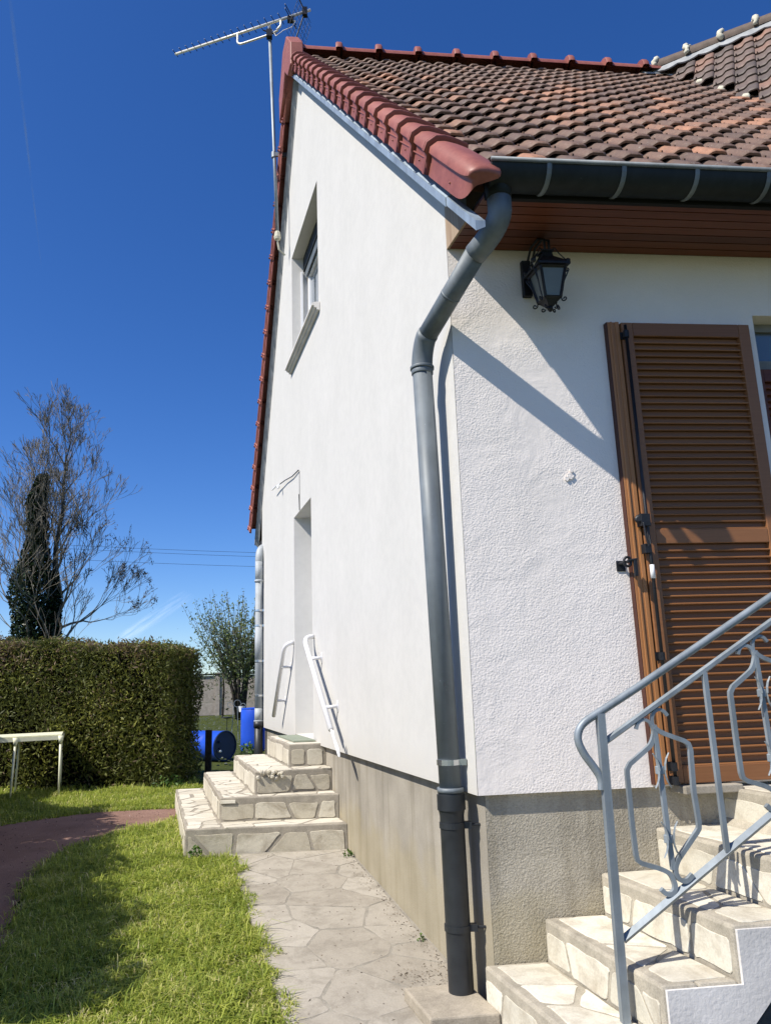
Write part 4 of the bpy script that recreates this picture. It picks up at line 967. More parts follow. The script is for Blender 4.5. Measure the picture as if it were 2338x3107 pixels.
for s in (-1, 1):       # two grid wings of the reflector
    e1_ = (bd*-.35+Zs*s).normalized(); H2 = .42
    mb = MB()
    for k in range(8):
        q_ = pr+e1_*(.03+H2*k/7); mb.tube([q_-sd_*.2, q_+sd_*.2], .0022, 4)
    for k in range(7):
        q_ = pr+sd_*(-.2+.4*k/6)+e1_*.03; mb.tube([q_, q_+e1_*H2], .0022, 4)
    mb.build('reflector_grid', MIRON, an_)
    mb = MB(); q_ = pr+e1_*.0; mb.tube([q_, q_+e1_*(H2+.06)], .008, 4); mb.build('reflector_spine', MIRON, an_)
mb = MB(); mb.box(pr.x-.03,pr.x+.03,pr.y-.03,pr.y+.03,pr.z-.06,pr.z+.05); mb.build('reflector_hub', MIRON, an_)

# ------------------------------------------------------------------ garden objects behind
def gr_z(x, y): return float(gz(y))
tb = empty('garden_table', (-3.95,6.7,gr_z(0,6.5)), 'cream plastic garden table standing on shaded grass in front of the hedge', 'table')
tc = [Vector((-4.18,6.38,0)), Vector((-3.70,6.51,0))]; e2 = Vector((-.17,.63,0)); zt_ = .83; zg = .08
cn = [tc[0], tc[1], tc[1]+e2, tc[0]+e2]
ext = [tc[0]+Vector((-.50,-.135,0)), tc[1]+Vector((.014,0,0)), tc[1]+e2+Vector((.014,0,0)), tc[0]+e2+Vector((-.50,-.135,0))]
mb = MB(); mb.prism([p+Zs*(zt_-.02) for p in ext], [p+Zs*zt_ for p in ext]); mb.build('tabletop', MTABLE, tb, bevel=.006)
mb = MB()
ins_ = [p*.97+(cn[0]+cn[2])*.5*.03 for p in ext]
for k in range(4):
    a, b = ext[k], ext[(k+1)%4]; d_ = (b-a).normalized(); nn_ = Vector((d_.y,-d_.x,0))*.012
    mb.hexa([a+Zs*(zt_-.065),b+Zs*(zt_-.065),b-nn_*-1+Zs*(zt_-.065),a-nn_*-1+Zs*(zt_-.065),a+Zs*(zt_-.021),b+Zs*(zt_-.021),b+nn_+Zs*(zt_-.021),a+nn_+Zs*(zt_-.021)])
mb.build('apron', MTABLE, tb)
for c in cn+[ext[0]+Vector((.03,.02,0)), ext[3]+Vector((.03,-.02,0))]:
    o_ = (c-(cn[0]+cn[2])*.5).normalized()*.02
    mb = MB(); mb.tube([c+o_*1.2+Zs*zg, c+Zs*(zt_-.10)], [.011,.014], 10); mb.tube([c+Zs*(zt_-.11), c+Zs*(zt_-.02)], [.021,.034], 10); mb.build('leg', MTABLE, tb, smooth=True)

dm = empty('drum', (-1.69,11.95,.14), 'upright bright blue plastic drum beside the far downpipe', 'drum')
mb = MB(); mb.lathe([(0,.275),(.03,.29),(.30,.290),(.55,.290),(.74,.288),(.78,.27)], (-1.69,11.95,.14), (0,0,1), 28); mb.build('drum_body', MBLUE, dm, auto=35)
mb = MB(); mb.tube([Vector((-1.69+.275*math.cos(t_),11.95+.275*math.sin(t_),.915)) for t_ in np.linspace(0,2*math.pi,24,endpoint=False)], .012, 6, closed=True); mb.build('rim', MBLUE, dm)
dc = Vector((-2.085,10.0,.372)); ax = Vector((-.71,.70,0)).normalized()
dl = empty('drum', (dc.x-.3,dc.y+.3,.13), 'blue plastic drum with black lid lying on its side between hedge and steps', 'drum')
mb = MB(); mb.lathe([(0,.235),(.01,.245),(.05,.245),(.07,.238),(.30,.240),(.33,.232),(.36,.240),(.85,.24),(.9,.22)], dc, ax, 28); mb.build('drum_body', MBLUE, dl, auto=35)
mb = MB(); mb.lathe([(0,.222),(.012,.222),(.012,.01)], dc-ax*.004, ax, 28); mb.build('lid', MBLUED, dl)
mb = MB(); mb.lathe([(0,.224),(-.014,.226),(-.014,.248),(.01,.250)], dc, ax, 28)
mb = MB(); mb.tube([dc-ax*.008+ (ax.cross(Zs)*math.cos(t_)+Zs*math.sin(t_))*.235 for t_ in np.linspace(0,2*math.pi,28,endpoint=False)], .013, 6, closed=True); mb.build('lid_ring', MBLUED, dl)
sx = Zs.cross(ax).normalized()
sx = sx if sx.x < 0 else -sx
for (a, b, r, L_, m2, nm) in ((.13,.07,.022,.03,MBLUED,'bung'),(.12,-.03,.012,.02,MBLUED,'bung'),(.13,-.075,.020,.055,MPVC,'white_tap')):
    mb = MB(); mb.lathe([(0,r),(L_,r),(L_+.004,r*.7)], dc+sx*a+Zs*b-ax*.004, -ax, 12); mb.build(nm, m2, dl, auto=35)
mb = MB(); mb.box(-2.195,-2.105,8.26,8.35,.05,.722); tag(mb.build('wooden_post', MPOST, loc=(-2.15,8.3,.1), bevel=.006), 'short dark weathered post between the fallen drum and the hedge', 'post')

# prefabricated concrete fence
fe = empty('concrete_fence', (-4,24,.45), 'grey prefabricated concrete panel fence at the end of the garden', 'fence')
rnd = random.Random(4)
pm = MB(); pm.box(0,2.02,-.02,.02,0,.437); PM = pm.mesh('panel', MCONF); psm = MB(); psm.box(-.075,.075,-.06,.06,-.2,1.42); PSM = psm.mesh('post', MCONF)
for k in range(-4, 6):
    x = -3.74+2.17*k
    if x < -11 or x > 6: continue
    place('post', PSM, fe, Matrix.Translation((x,24,.45)))
    for j in range(3): place('panel', PM, fe, Matrix.Translation((x+.075, 24+rnd.uniform(-.004,.004), .44+.445*j)))
mb = MB(); mb.box(-12,7,23.93,24.07,1.785,1.84); mb.build('coping', MDK, fe)

# ------------------------------------------------------------------ foliage helpers
def leaf_quads(P, size, normal_bias=None, elong=1.6, rg=rng):
    n_ = len(P); a = rg.normal(size=(n_,3)); 
    if normal_bias is not None: a = a*.8+normal_bias
    a /= np.linalg.norm(a, axis=1)[:,None]; b = np.cross(a, rg.normal(size=(n_,3))); b /= np.linalg.norm(b, axis=1)[:,None]+1e-9
    s = (np.asarray(size)*rg.uniform(.6,1.35,n_))[:,None]
    v0 = P-a*s*elong; v1 = P+b*s*.55; v2 = P+a*s*elong; v3 = P-b*s*.55
    V = np.stack([v0,v1,v2,v3],1).reshape(-1,3); F = np.arange(4*n_).reshape(-1,4); return V, F
def patch(P, k=1.0, seed=0):
    q_ = P*k+seed; return .5+.25*np.sin(q_[:,0]*2.1+1.3*np.sin(q_[:,2]*1.7))+.25*np.sin(q_[:,2]*3.1+q_[:,1]*1.9+1.1*np.sin(q_[:,0]*2.7))
MHEDGE = mat_leaf('hedge_spray', [(0,(.014,.016,.005)),(.3,(.06,.072,.016)),(.5,(.125,.140,.030)),(.68,(.30,.31,.06)),(.82,(.17,.125,.065)),(1,(.27,.20,.13))], .3)
def hedge(name, a, b, thick, z0, za, zb2, n_, size, label, seedk):
    a = np.array(a); b = np.array(b); d_ = (b-a)/np.linalg.norm(b-a); nn_ = np.array([-d_[1], d_[0]]); L_ = np.linalg.norm(b-a)
    o = empty(name, (*((a+b)/2), z0), label, 'hedge')
    # near-black core box, painting the hedge's inner shade, well inside the leaf surface
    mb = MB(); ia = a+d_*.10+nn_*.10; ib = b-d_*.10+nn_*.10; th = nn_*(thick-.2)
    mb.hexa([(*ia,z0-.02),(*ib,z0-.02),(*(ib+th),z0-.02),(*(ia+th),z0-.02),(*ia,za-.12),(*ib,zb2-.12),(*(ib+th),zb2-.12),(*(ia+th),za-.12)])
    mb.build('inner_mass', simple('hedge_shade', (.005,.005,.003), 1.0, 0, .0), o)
    # sprays on front, both ends, top
    s = rng.random(n_); w_ = rng.random(n_); f = rng.random(n_)
    front = f < .62; top = (f >= .62) & (f < .78); endb = (f >= .78) & (f < .90); enda = (f >= .90) & (f < .92); back = f >= .92
    t_ = s.copy(); dep = rng.random(n_)**1.4*.16; h = w_.copy()
    dep = np.where(front, dep, dep)
    ztop = za+(zb2-za)*t_+.035*np.sin(t_*L_*5.3+seedk)+.02*np.sin(t_*L_*13)
    ztop = np.where(endb, zb2+.02*rng.normal(size=n_), np.where(enda, za, ztop))
    bulge = .05*np.sin(t_*L_*4.1+h*5+seedk)+.04*np.sin(h*9+t_*L_*7)
    off = np.where(front, dep+bulge, np.where(back, thick-dep, w_*thick)); zz = z0+h*(ztop-z0)
    zz = np.where(top, ztop-dep+.03*rng.normal(size=n_), np.where(endb|enda, z0+rng.random(n_)*(ztop-z0), zz)); along = t_*L_
    along = np.where(endb, L_-dep+.04*np.sin(zz*6), np.where(enda, dep, along))
    P = np.stack([a[0]+d_[0]*along+nn_[0]*off, a[1]+d_[1]*along+nn_[1]*off, zz], 1)
    bias = np.tile(np.array([[-nn_[0]*.45, -nn_[1]*.45, .55]]), (n_,1))
    if name == 'clipped_hedge':   # hollow lower left: sprays thinned so the near-black core stands in for shadow
        hol = (P[:,2] < 1.25-1.05*(P[:,0]+4.75)/1.45) & (rng.random(n_) < .58); P = P[~hol]; bias = bias[~hol]; n_ = len(P)
    V, F = leaf_quads(P, size*rng.uniform(.6,1.5,n_), bias, 1.9)
    topness = np.clip((P[:,2]-z0)/(za-z0), 0, 1); pt = patch(P, 1.6, seedk)
    tint = .30+.38*rng.random(n_)*(.55+.6*pt); brown = (rng.random(n_) < np.clip((topness-.62)*1.5+(pt-.6)*1.0, .06, .75)); tint = np.where(brown, .78+.22*rng.random(n_), tint)
    bright = (~brown) & (rng.random(n_) < .10*(pt > .45)); tint = np.where(bright, .70, tint)
    quick('foliage', V, F, MHEDGE, o, attr=tint); o.children[-1]['kind'] = 'stuff'
    # bare twigs poking out of the front
    mb = MB()
    for k in range(40):
        t1_ = rng.random()*L_; h0 = z0+rng.random()*(za-z0)*.8; p = Vector((*(a+d_*t1_+nn_*.10), h0)); mb.tube([p, p+Vector((-nn_[0]*.1+rng.normal()*.05,-nn_[1]*.1,.12+.1*rng.random()))], .004, 3)
    mb.build('twigs', MBARK, o)['kind'] = 'stuff'; return o
hedge('clipped_hedge', (-6.6,7.88), (-2.47,6.72), 1.05, .11, 2.17, 1.87, 92000, .0145, 'tall clipped conifer hedge with browned top across the back of the lawn', 0.3)
hedge('side_hedge', (-3.00,-.30), (-3.80,3.0), 1.0, -.02, 1.97, 2.0, 9000, .035, 'dense hedge along the left boundary that shades the gravel path', 2.0)
hedge('side_hedge', (-3.84,3.06), (-4.22,4.70), 1.0, .10, 2.0, 1.95, 5000, .035, 'middle length of the left boundary hedge beside the gravel path', 5.0)
hedge('side_hedge', (-4.30,4.78), (-4.85,6.4), .9, .10, 1.40, 1.30, 5000, .035, 'unseen far end of the left boundary hedge, kept low so sun reaches the table', 7.0)  # off-frame length, height cut down so the table stands in sunlight

# ------------------------------------------------------------------ lawn blades
SEG = [(-.8*1,)]
path_left = lambda y: -.82 - y*math.tan(D)
def lawn(n_, x0, x1, y0, y1, hmin, hmax, wid, seedk):
    x = rng.uniform(x0, x1, n_); y = rng.uniform(y0, y1, n_)
    edge = path_left(y)+.035*np.sin(y*9)+.03*np.sin(y*23+1)+.05*rng.random(n_)
    keep = (x < edge) & ~inpoly(x+rng.normal(size=n_)*.03, y+rng.normal(size=n_)*.03, GRs)
    # stay clear of the garden steps
    uu = x+y*math.tan(D); vv = y/cD; keep &= ~((uu > -1.15) & (vv > 2.62) & (vv < 5.25))
    x, y = x[keep], y[keep]; n_ = len(x); z = gz(y)-.012
    P = np.stack([x,y,z],1); pt = patch(np.stack([x,z*0,y],1), 2.4, seedk)*.6+patch(np.stack([x,z*0,y],1), 7.1, seedk)*.4
    clump = .55+.9*pt; h = rng.uniform(hmin, hmax, n_)*clump*np.where(rng.random(n_) < .05, 1.7, 1.0); dry = patch(np.stack([x,z*0,y],1), 3.7, seedk+9) > .74; h = h*np.where(dry, .70, 1.0); an = rng.uniform(0, 2*math.pi, n_); lean = rng.uniform(.3, 1.7, n_)
    d_ = np.stack([np.cos(an), np.sin(an), np.zeros(n_)],1); s_ = np.stack([-np.sin(an), np.cos(an), np.zeros(n_)],1); w_ = wid*rng.uniform(.7,1.4,n_)[:,None]
    m = P+d_*(h*lean*.35)[:,None]+np.array([0,0,1.])*(h*.62)[:,None]; t = P+d_*(h*lean)[:,None]+np.array([0,0,1.])*(h*(1.02-.35*lean))[:,None]
    V = np.stack([P-s_*w_, P+s_*w_, m+s_*w_*.8, m-s_*w_*.8, t+s_*w_*.12, t-s_*w_*.12],1).reshape(-1,3)
    b = np.arange(n_)*6; F = np.concatenate([np.stack([b,b+1,b+2,b+3],1), np.stack([b+3,b+2,b+4,b+5],1)])
    tint = np.clip(.15+.65*rng.random(n_)*(.5+.7*pt)+(rng.random(n_) < .07+.22*dry)*.45, 0, 1); return V, F, np.concatenate([tint,tint])
MGRASS = mat_leaf('grass_blades', [(0,(.10,.16,.025)),(.35,(.27,.345,.050)),(.7,(.50,.54,.10)),(1,(.74,.66,.34))], .42, .5)
parts_ = [lawn(95000,-3.2,-.8,-.6,2.7,.022,.068,.0026,1), lawn(80000,-4.6,-1.2,2.6,6.9,.03,.07,.0030,2), lawn(60000,-6.5,2.0,6.9,16,.04,.09,.0065,3), lawn(30000,-9,2,16,24,.05,.10,.012,4)]
V = []; F = []; T_ = []; b = 0
for (v_, f2, t2) in parts_: V.append(v_); F.append(f2+b); T_.append(t2); b += len(v_)
tag(quick('lawn_grass', np.concatenate(V), np.concatenate(F), MGRASS, attr=np.concatenate(T_)), 'mown green and yellowish grass beside the paved path', 'grass', kind='stuff')
# daisies scattered in the back lawn
n_ = 4200; x = rng.uniform(-6,1,n_); y = rng.uniform(8.5,22,n_); k = patch(np.stack([x,y*0,y],1), 1.5, 3) > .46; x, y = x[k], y[k]; n_ = len(x)
P = np.stack([x,y,gz(y)+rng.uniform(.05,.10,n_)],1); s = rng.uniform(.016,.030,n_)[:,None]
V = np.stack([P+s*np.array([math.cos(a), math.sin(a)*.8, .5*math.sin(a)*-1]) for a in np.arange(6)*math.pi/3],1).reshape(-1,3)
me_d = simple('daisy_petals', (.75,.75,.70), .8)
quick_o = quick('daisies', V, np.arange(6*n_).reshape(-1,6), me_d); tag(quick_o, 'small white daisies scattered over the back lawn', 'flowers', kind='stuff')

# weeds: leafy clumps as individual plants
MWEED = mat_leaf('weed_leaf', [(0,(.03,.07,.012)),(.6,(.08,.16,.03)),(1,(.16,.24,.05))], .3)
def clump(name, c, r, h, n_, size, label, cat='plant'):
    c = np.array(c, float); d_ = rng.normal(size=(n_,3)); d_ /= np.linalg.norm(d_,axis=1)[:,None]; P = c+d_*np.array([r,r,h])*rng.random(n_)[:,None]**.4; P[:,2] = np.abs(P[:,2]-c[2])+c[2]
    V, F = leaf_quads(P, size, np.tile([[0,0,.6]],(n_,1)), 1.3); o = quick(name, V, F, MWEED, loc=tuple(c), attr=rng.random(n_)); tag(o, label, cat); return o
clump('leafy_plant', (-1.80,11.45,.13), .17, .20, 200, .026, 'low leafy green plant at the foot of the upright blue drum')
clump('weed', tuple(G(-1.06,2.62,.10)), .05, .09, 60, .015, 'grass weed tuft growing against the lowest garden step')
clump('weed', tuple(G(.00,.86,-.02)), .022, .04, 26, .008, 'tiny weed in the joint between path and gable plinth')
clump('weed', tuple(G(.00,2.42,.10)), .05, .05, 40, .011, 'dry weed where the garden steps meet the plinth')
clump('undergrowth', (-2.45,6.72,.10), .22, .20, 300, .022, 'dark green undergrowth at the foot of the hedge corner').__setitem__('kind', 'stuff')

# ------------------------------------------------------------------ trees
def grow(mb, p, d_, L_, r, depth, rg, tips, spread=.5, upw=.25, kids=(2,3), minr=.004, shrink=.74, curve=.14, segs=3):
    pts = [Vector(p)]; rs = [r]; d_ = Vector(d_).normalized(); allp = []
    for k in range(segs):
        d_ = (d_+Vector((rg.gauss(0,curve),rg.gauss(0,curve),rg.gauss(0,curve)+upw*.3))).normalized(); pts.append(pts[-1]+d_*(L_/segs)); rs.append(max(minr, r*(1-.38*(k+1)/segs))); allp.append((pts[-1], d_, rs[-1]))
    mb.tube(pts, rs, 5 if r > .05 else 3, caps=False)
    if depth == 0: tips.append((pts[-1], d_)); tips.append((pts[-2], d_)); return
    n_ = rg.choice(kids)
    for k in range(n_):
        q_, dd, r2 = allp[-1] if k < 2 else allp[rg.randrange(0, segs)]
        ax_ = Vector((rg.gauss(0,1),rg.gauss(0,1),rg.gauss(0,.5))); ax_ = (ax_-dd*ax_.dot(dd)).normalized()
        nd = (dd+ax_*spread*rg.uniform(.55,1.25)+Vector((0,0,upw))).normalized()
        grow(mb, q_, nd, L_*shrink*rg.uniform(.8,1.15), r2*(.86 if k == 0 else .68), depth-1, rg, tips, spread, upw, kids, minr, shrink, curve, segs)
    if n_: pass
MTWIG = simple('grey_twigs', (.17,.152,.12), .9, 0, .2, .25, 4)
MIVY = mat_leaf('ivy_leaf', [(0,(.008,.016,.006)),(.6,(.022,.042,.014)),(1,(.06,.09,.03))], .12, .4)
MSEED = mat_leaf('seed_husk', [(0,(.03,.022,.014)),(1,(.08,.06,.035))], .0, .9)
TS = 1.35
def bare_tree(name, base, H, seed, label, ivy_h, ivy_r, lean=0, seeds=True, levels=6, trunk_r=.17, nlimb=13, lim=(.16,.95), reach=.36, ivyw=1.0, nivy=9000):
    rg = random.Random(seed); o = empty(name, base, label, 'tree', 'bare trees behind the hedge'); B = Vector(base); mb = MB(); tips = []
    npts = 9; tr = [B+Vector((lean*(t_**1.5)*H*.1+rg.gauss(0,.05)*t_*2, rg.gauss(0,.05), H*.86*t_)) for t_ in np.linspace(0,1,npts)]; trr = [max(.02, trunk_r*(1-.9*t_)) for t_ in np.linspace(0,1,npts)]
    mb.tube(tr, trr, 8, caps=False); mb.build('trunk', MBARK, o, smooth=True); mb = MB()
    for k in range(nlimb):
        t_ = lim[0]+(lim[1]-lim[0])*(k+rg.random()*.6)/nlimb; f = t_*(npts-1); i = min(npts-2, int(f)); p = tr[i].lerp(tr[i+1], f-i)
        az_ = k*2.4+rg.uniform(-.3,.3); out_ = Vector((math.cos(az_), math.sin(az_), .0)); L_ = H*reach*(1-.62*t_)*rg.uniform(.75,1.1)
        grow(mb, p, out_*(1.0-.35*t_)+Vector((0,0,.62+.75*t_)), L_*.42, trunk_r*.36*(1-.6*t_), levels-2, rg, tips, .46, .16, (2,2,3), .0080, .78, .11)
    grow(mb, tr[-1], Vector((0,0,1)), H*.09, .03, 3, rg, tips, .45, .25, (2,3), .008, .75, .12)
    mb.build('crown', MTWIG, o)
    tp = np.array([t_[0][:] for t_ in tips])
    if seeds:
        sel = (tp[:,0] > B.x+.4) & (tp[:,2] < B.z+H*.62) & (rng.random(len(tp)) < .10); Q = tp[sel]
        mb2 = np.repeat(Q, 9, 0)+rng.normal(size=(len(Q)*9,3))*np.array([.045,.045,.11])-np.array([0,0,.14])
        if len(mb2): V, F = leaf_quads(mb2, .034, np.tile([[0,0,-1.2]],(len(mb2),1)), 1.5); s_ = quick('seed_clusters', V, F, MSEED, o, attr=rng.random(len(mb2))); s_['kind'] = 'stuff'
    n_ = nivy; h = rng.random(n_)**.8; rad = ivy_r*(1.05-.85*h**1.3)*(.92+.16*np.sin(h*17+seed)); ang = rng.uniform(0,2*math.pi,n_); rr_ = rad*np.sqrt(rng.random(n_))*ivyw
    f = h*ivy_h/(H*.86)*(npts-1); ii = np.clip(f.astype(int),0,npts-2); ta = np.array([t_[:] for t_ in tr]); C_ = ta[ii]+(ta[ii+1]-ta[ii])*(f-ii)[:,None]
    P = C_+np.stack([np.cos(ang)*rr_, np.sin(ang)*rr_, rng.normal(size=n_)*.06],1)
    V, F = leaf_quads(P, .085, np.tile([[0,0,-.4]],(n_,1)), 1.05); s_ = quick('ivy', V, F, MIVY, o, attr=rng.random(n_)**2); s_['kind'] = 'stuff'
    return o
bare_tree('bare_tree', (-12.20,30.2,.3), 9.0*TS, 11, 'bare tree with its trunk wrapped in a tall column of ivy, left of its twin', 7.7*TS, .92*TS, -.10, False, 7, .15*TS, 20, (.2,.95), .36, 1.0, 15000)
bare_tree('bare_tree', (-11.60,30.8,.3), 10.2*TS, 25, 'bare tree with hanging seed clusters, ivy low on its trunk', 4.6*TS, .55*TS, .15, True, 8, .18*TS, 27, (.19,.97), .35)
# small bare sapling just above the hedge
sp = empty('sapling', (-4.98,11.2,.13), 'thin bare sapling whose tip shows above the hedge', 'tree'); mb = MB(); tips = []
grow(mb, (-4.98,11.2,.13), (0.05,0,1), 1.02, .015, 4, random.Random(5), tips, .35, .35, (2,2,3), .004, .68); mb.build('branches', MTWIG, sp)

# young leafing multi-stem tree by the fence
st = empty('coppiced_tree', (-2.75,21.3,.40), 'bushy multi-stemmed tree coming into leaf in front of the concrete fence', 'tree'); B = Vector((-2.75,21.3,.38)); rg = random.Random(8); tips = []; mbt = MB(); mbs = MB(); leafp = []
for k in range(7):
    az_ = k*.9+.2; tp_ = B+Vector((math.cos(az_)*(.25+.55*(k%3)/2), math.sin(az_)*.4, 1.5+.25*rg.random())); mid_ = B.lerp(tp_, .5)+Vector((rg.gauss(0,.08),0,0)); mbt.tube([B+Vector((math.cos(az_)*.08,0,0)), mid_, tp_], [.085,.06,.045], 6)
    for q_ in range(12):
        d_ = Vector((math.cos(az_)*.45+rg.gauss(0,.42), math.sin(az_)*.3+rg.gauss(0,.3), 1.0)).normalized(); L_ = rg.uniform(1.6,2.75)*(.6+.5*d_.z); p0 = mid_.lerp(tp_, rg.uniform(.3,1)); pts = [p0]
        for s_ in range(5): d_ = (d_+Vector((rg.gauss(0,.05),rg.gauss(0,.05),.12))).normalized(); pts.append(pts[-1]+d_*(L_/5))
        mbs.tube(pts, [.018,.014,.011,.008,.006,.004], 3, caps=False)
        for i in range(5):
            for m_ in range(9): leafp.append(pts[i].lerp(pts[i+1], rg.random())+Vector((rg.gauss(0,.045),rg.gauss(0,.045),rg.gauss(0,.04))))
        for s_ in range(3):
            i = rg.randrange(1,4); dd = (pts[i+1]-pts[i]).normalized()+Vector((rg.gauss(0,.5),rg.gauss(0,.5),0)); e = pts[i]+dd.normalized()*rg.uniform(.3,.8); mbs.tube([pts[i], e], [.007,.004], 3, caps=False)
            for m_ in range(7): leafp.append(pts[i].lerp(e, rg.random())+Vector((rg.gauss(0,.04),rg.gauss(0,.04),rg.gauss(0,.04))))
mbt.build('trunk', MPOST, st, smooth=True); mbs.build('shoots', MTWIG, st)
LP = np.array([p[:] for p in leafp]); low_ = np.array([B[:]])+rng.normal(size=(3200,3))*np.array([.85,.6,.50])+np.array([.25,0,1.75])
LP = np.concatenate([LP, low_]); V, F = leaf_quads(LP, .036, np.tile([[0,0,.5]],(len(LP),1)), 1.3)
MYL = mat_leaf('young_leaf', [(0,(.04,.055,.018)),(.5,(.12,.16,.05)),(1,(.25,.31,.11))], .35)
tt = np.concatenate([rng.random(len(leafp))*.7+.3, rng.random(3200)*.5]); s_ = quick('foliage', V, F, MYL, st, attr=tt); s_['kind'] = 'stuff'
# slim pole-like trunk beside it, white curled plant stand and tray
mb = MB(); mb.tube([(-3.36,22.0,.42),(-3.33,22.0,1.3),(-3.38,22.0,2.3)], [.045,.035,.025], 6); tag(mb.build('tree_stake', MPOST, loc=(-3.35,22,.42)), 'thin dark stake standing left of the bushy tree', 'stake')
ps = empty('plant_stand', (-2.25,14,.15), 'white curled metal plant stand behind the upright blue drum', 'plant stand')
mb = MB()
for (cx_, cz_, r) in ((-2.22,.98,.075),(-2.38,.96,.055),(-2.10,.92,.06)): mb.tube([Vector((cx_+r*math.cos(t_),14,cz_+r*math.sin(t_))) for t_ in np.linspace(0,1.7*math.pi,16)], .007, 5)
for dx in (-.1,.06): mb.tube([(-2.25+dx,14,.15),(-2.25+dx*.5,14,.92)], .008, 5)
mb.build('scrolls', MGALV, ps); mb = MB(); mb.lathe([(0,.06),(.12,.075)], (-2.12,14,.80), (0,0,1), 12); mb.build('pot', MPVC, ps)
bt = empty('bird_table', (-2.44,14,.15), 'small dark round tray on a thin stem beside the plant stand', 'bird table')
mb = MB(); mb.lathe([(0,.05),(.015,.12),(.03,.12)], (-2.44,14,.67), (0,0,1), 14); mb.build('tray', MIRON, bt); mb = MB(); mb.tube([(-2.44,14,.12),(-2.44,14,.68)], .008, 5); mb.build('stem', MIRON, bt)

# power lines beyond the garden
for k, (z0, z1) in enumerate(((7.455,7.30),(7.335,7.15),(6.90,6.74))):
    mb = MB(); mb.tube([(-11.3+11.3*t_*1.45, 30+.2*k, z0+.15+(z1-z0-.3)*t_*1.6-.35*math.sin(math.pi*t_)*.3) for t_ in np.linspace(0,1,9)], .0065, 4)
    tag(mb.build('power_line', MIRON, loc=(-8,30,7)), ['upper of the thin power lines crossing the sky','second thin power line just below the highest one','lowest thin power line, further below the other two'][k], 'cable', 'power lines')

# faint contrail and a wisp of cloud, thin real sheets high up in the distance
def mat_wisp(name, op, scale, vec):
    t = NT(name); f = t.noise(scale, 4, .55, vec=t.map(vec)); g = t.n.new('ShaderNodeTexCoord').outputs['UV']
    e = t.math('MULTIPLY', t.ramp(f, [(.35,(0,0,0)),(.7,(1,1,1))]), op)
    at = t.n.new('ShaderNodeAttribute'); at.attribute_name = 'soft'; e = t.math('MULTIPLY', e, at.outputs['Fac'])
    t.out((.9,.9,.9), 1, 0, 0); t.l.new(e, t.b.inputs['Alpha']); return t.m
def sheet(name, a, b, width, mat, seg_=40, rows_=8, label=None, wprof=None):
    a, b = Vector(a), Vector(b); d_ = (b-a); s = d_.cross(SUN).normalized(); V = []; S = []
    for i in range(seg_+1):
        t_ = i/seg_; w_ = width*(wprof(t_) if wprof else 1)
        for j in range(rows_+1): q_ = j/rows_*2-1; V.append(a+d_*t_+s*(q_*w_)); S.append(max(0,1-q_*q_)*min(1,t_*6,(1-t_)*6))
    F = [(i*(rows_+1)+j, i*(rows_+1)+j+1, (i+1)*(rows_+1)+j+1, (i+1)*(rows_+1)+j) for i in range(seg_) for j in range(rows_)]
    o = quick(name, [v_[:] for v_ in V], F, mat, loc=tuple(a)); at = o.data.attributes.new('soft','FLOAT','POINT'); at.data.foreach_set('value', np.array(S, np.float32)); tag(o, label, 'cloud', kind='stuff'); o.visible_shadow = True; return o
C0 = camo.matrix_world.translation; DD = 2600
def dirp(v, d_=DD): v = Vector(v).normalized(); return C0+v*d_
sheet('contrail', dirp((-.382,.873,.925)), dirp((-.338,.946,.543)), 8.0, mat_wisp('contrail_vapour', .45, .008, (1,1,1)), label='thin faint contrail descending at the left of the sky', wprof=lambda t_: 1.3-.9*t_)
sheet('cloud_wisp', dirp((-.245,1.03,.062)), dirp((-.150,1.035,.128)), 230, mat_wisp('cloud_vapour', .13, .012, (1,1,1)), label='faint wisp of cloud low over the garden')

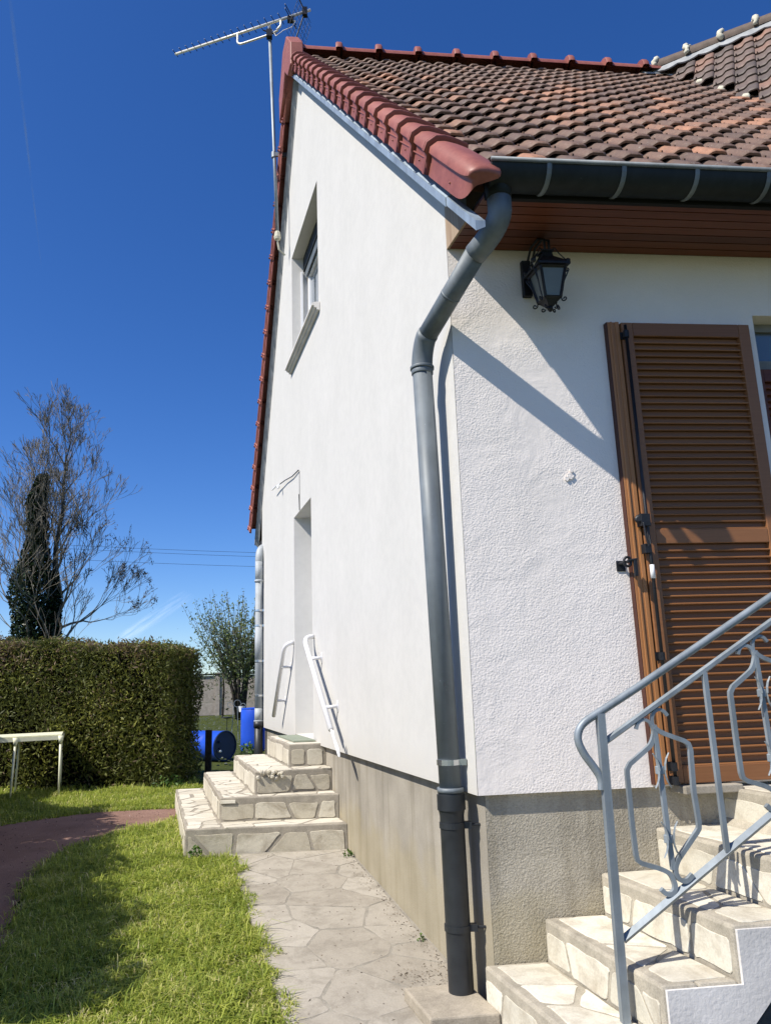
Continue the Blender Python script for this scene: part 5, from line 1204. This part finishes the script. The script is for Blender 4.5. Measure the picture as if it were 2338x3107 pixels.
# a dry red leaf on the second step and bits of debris on the path
mb = MB(); c = G(.40,-.33,.290); mb.add([c+Vector(p) for p in ((-.022,0,.004),(-.008,-.010,.001),(.006,-.013,.006),(.026,-.002,.002),(.008,.010,.005),(-.008,.009,.002))], [(0,1,2,3,4,5)])
tag(mb.build('dry_leaf', simple('red_leaf', (.42,.10,.05), .7), loc=tuple(c)), 'small curled reddish leaf lying on the second front step', 'leaf')
MD = mat_leaf('plant_litter', [(0,(.04,.03,.02)),(.6,(.16,.12,.08)),(1,(.35,.30,.22))], .0, .9)
n_ = 900; uu = np.concatenate([rng.uniform(-.8,.03,n_//2), .03-np.abs(rng.normal(size=n_//2))*.05]); vv = rng.uniform(-1.2,2.6,n_); vv[:140] = .42+.08*rng.normal(size=140); uu[:140] = -.13+.07*rng.normal(size=140)
P = np.stack([uu-vv*sD, vv*cD, gz(vv*cD)+.005],1); V, F = leaf_quads(P, .0035, np.tile([[0,0,.1]],(n_,1)), 2.2); V[:,2] = np.clip(V[:,2], None, gz(V[:,1])+.007)
tag(quick('plant_litter', V, F, MD, attr=rng.random(n_)), 'tiny dry plant litter scattered on the paved path', 'litter', kind='stuff')

# flaked spot of plaster on the front wall
rnd = random.Random(2)
for (cu_, cz_, r_a) in ((.548,2.252,.016),(.556,2.278,.010),(.530,2.236,.010)):
    pts = [(cu_+r_a*rnd.uniform(.6,1.2)*math.cos(a_), cz_+r_a*rnd.uniform(.6,1.3)*math.sin(a_)) for a_ in np.linspace(0, 2*math.pi, 9, endpoint=False)]
    mb = MB(); mb.prism([G(a_, -.0005, b_) for a_, b_ in pts], [G(a_-.003, -.008, b_+.002) for a_, b_ in pts]); mb.build('plaster_flake', MSTU, house)

# loose grit on the red path
n_ = 2600; x = rng.uniform(-5,-1.9,n_); y = rng.uniform(-.5,5.1,n_); k = inpoly(x, y, GRs); x, y = x[k], y[k]; n_ = len(x)
P = np.stack([x,y,gz(y)+.001],1); V, F = leaf_quads(P, rng.uniform(.003,.008,n_), np.tile([[0,0,.1]],(n_,1)), 1.1); V[:,2] = np.clip(V[:,2], gz(V[:,1])-.003, gz(V[:,1])+.006)
MG = mat_leaf('path_grit', [(0,(.12,.07,.055)),(.6,(.34,.22,.18)),(1,(.60,.52,.46))], .0, .9)
tag(quick('path_grit', V, F, MG, attr=rng.random(n_)**2), 'loose reddish grit and pale chips on the gravel path', 'grit', kind='stuff')
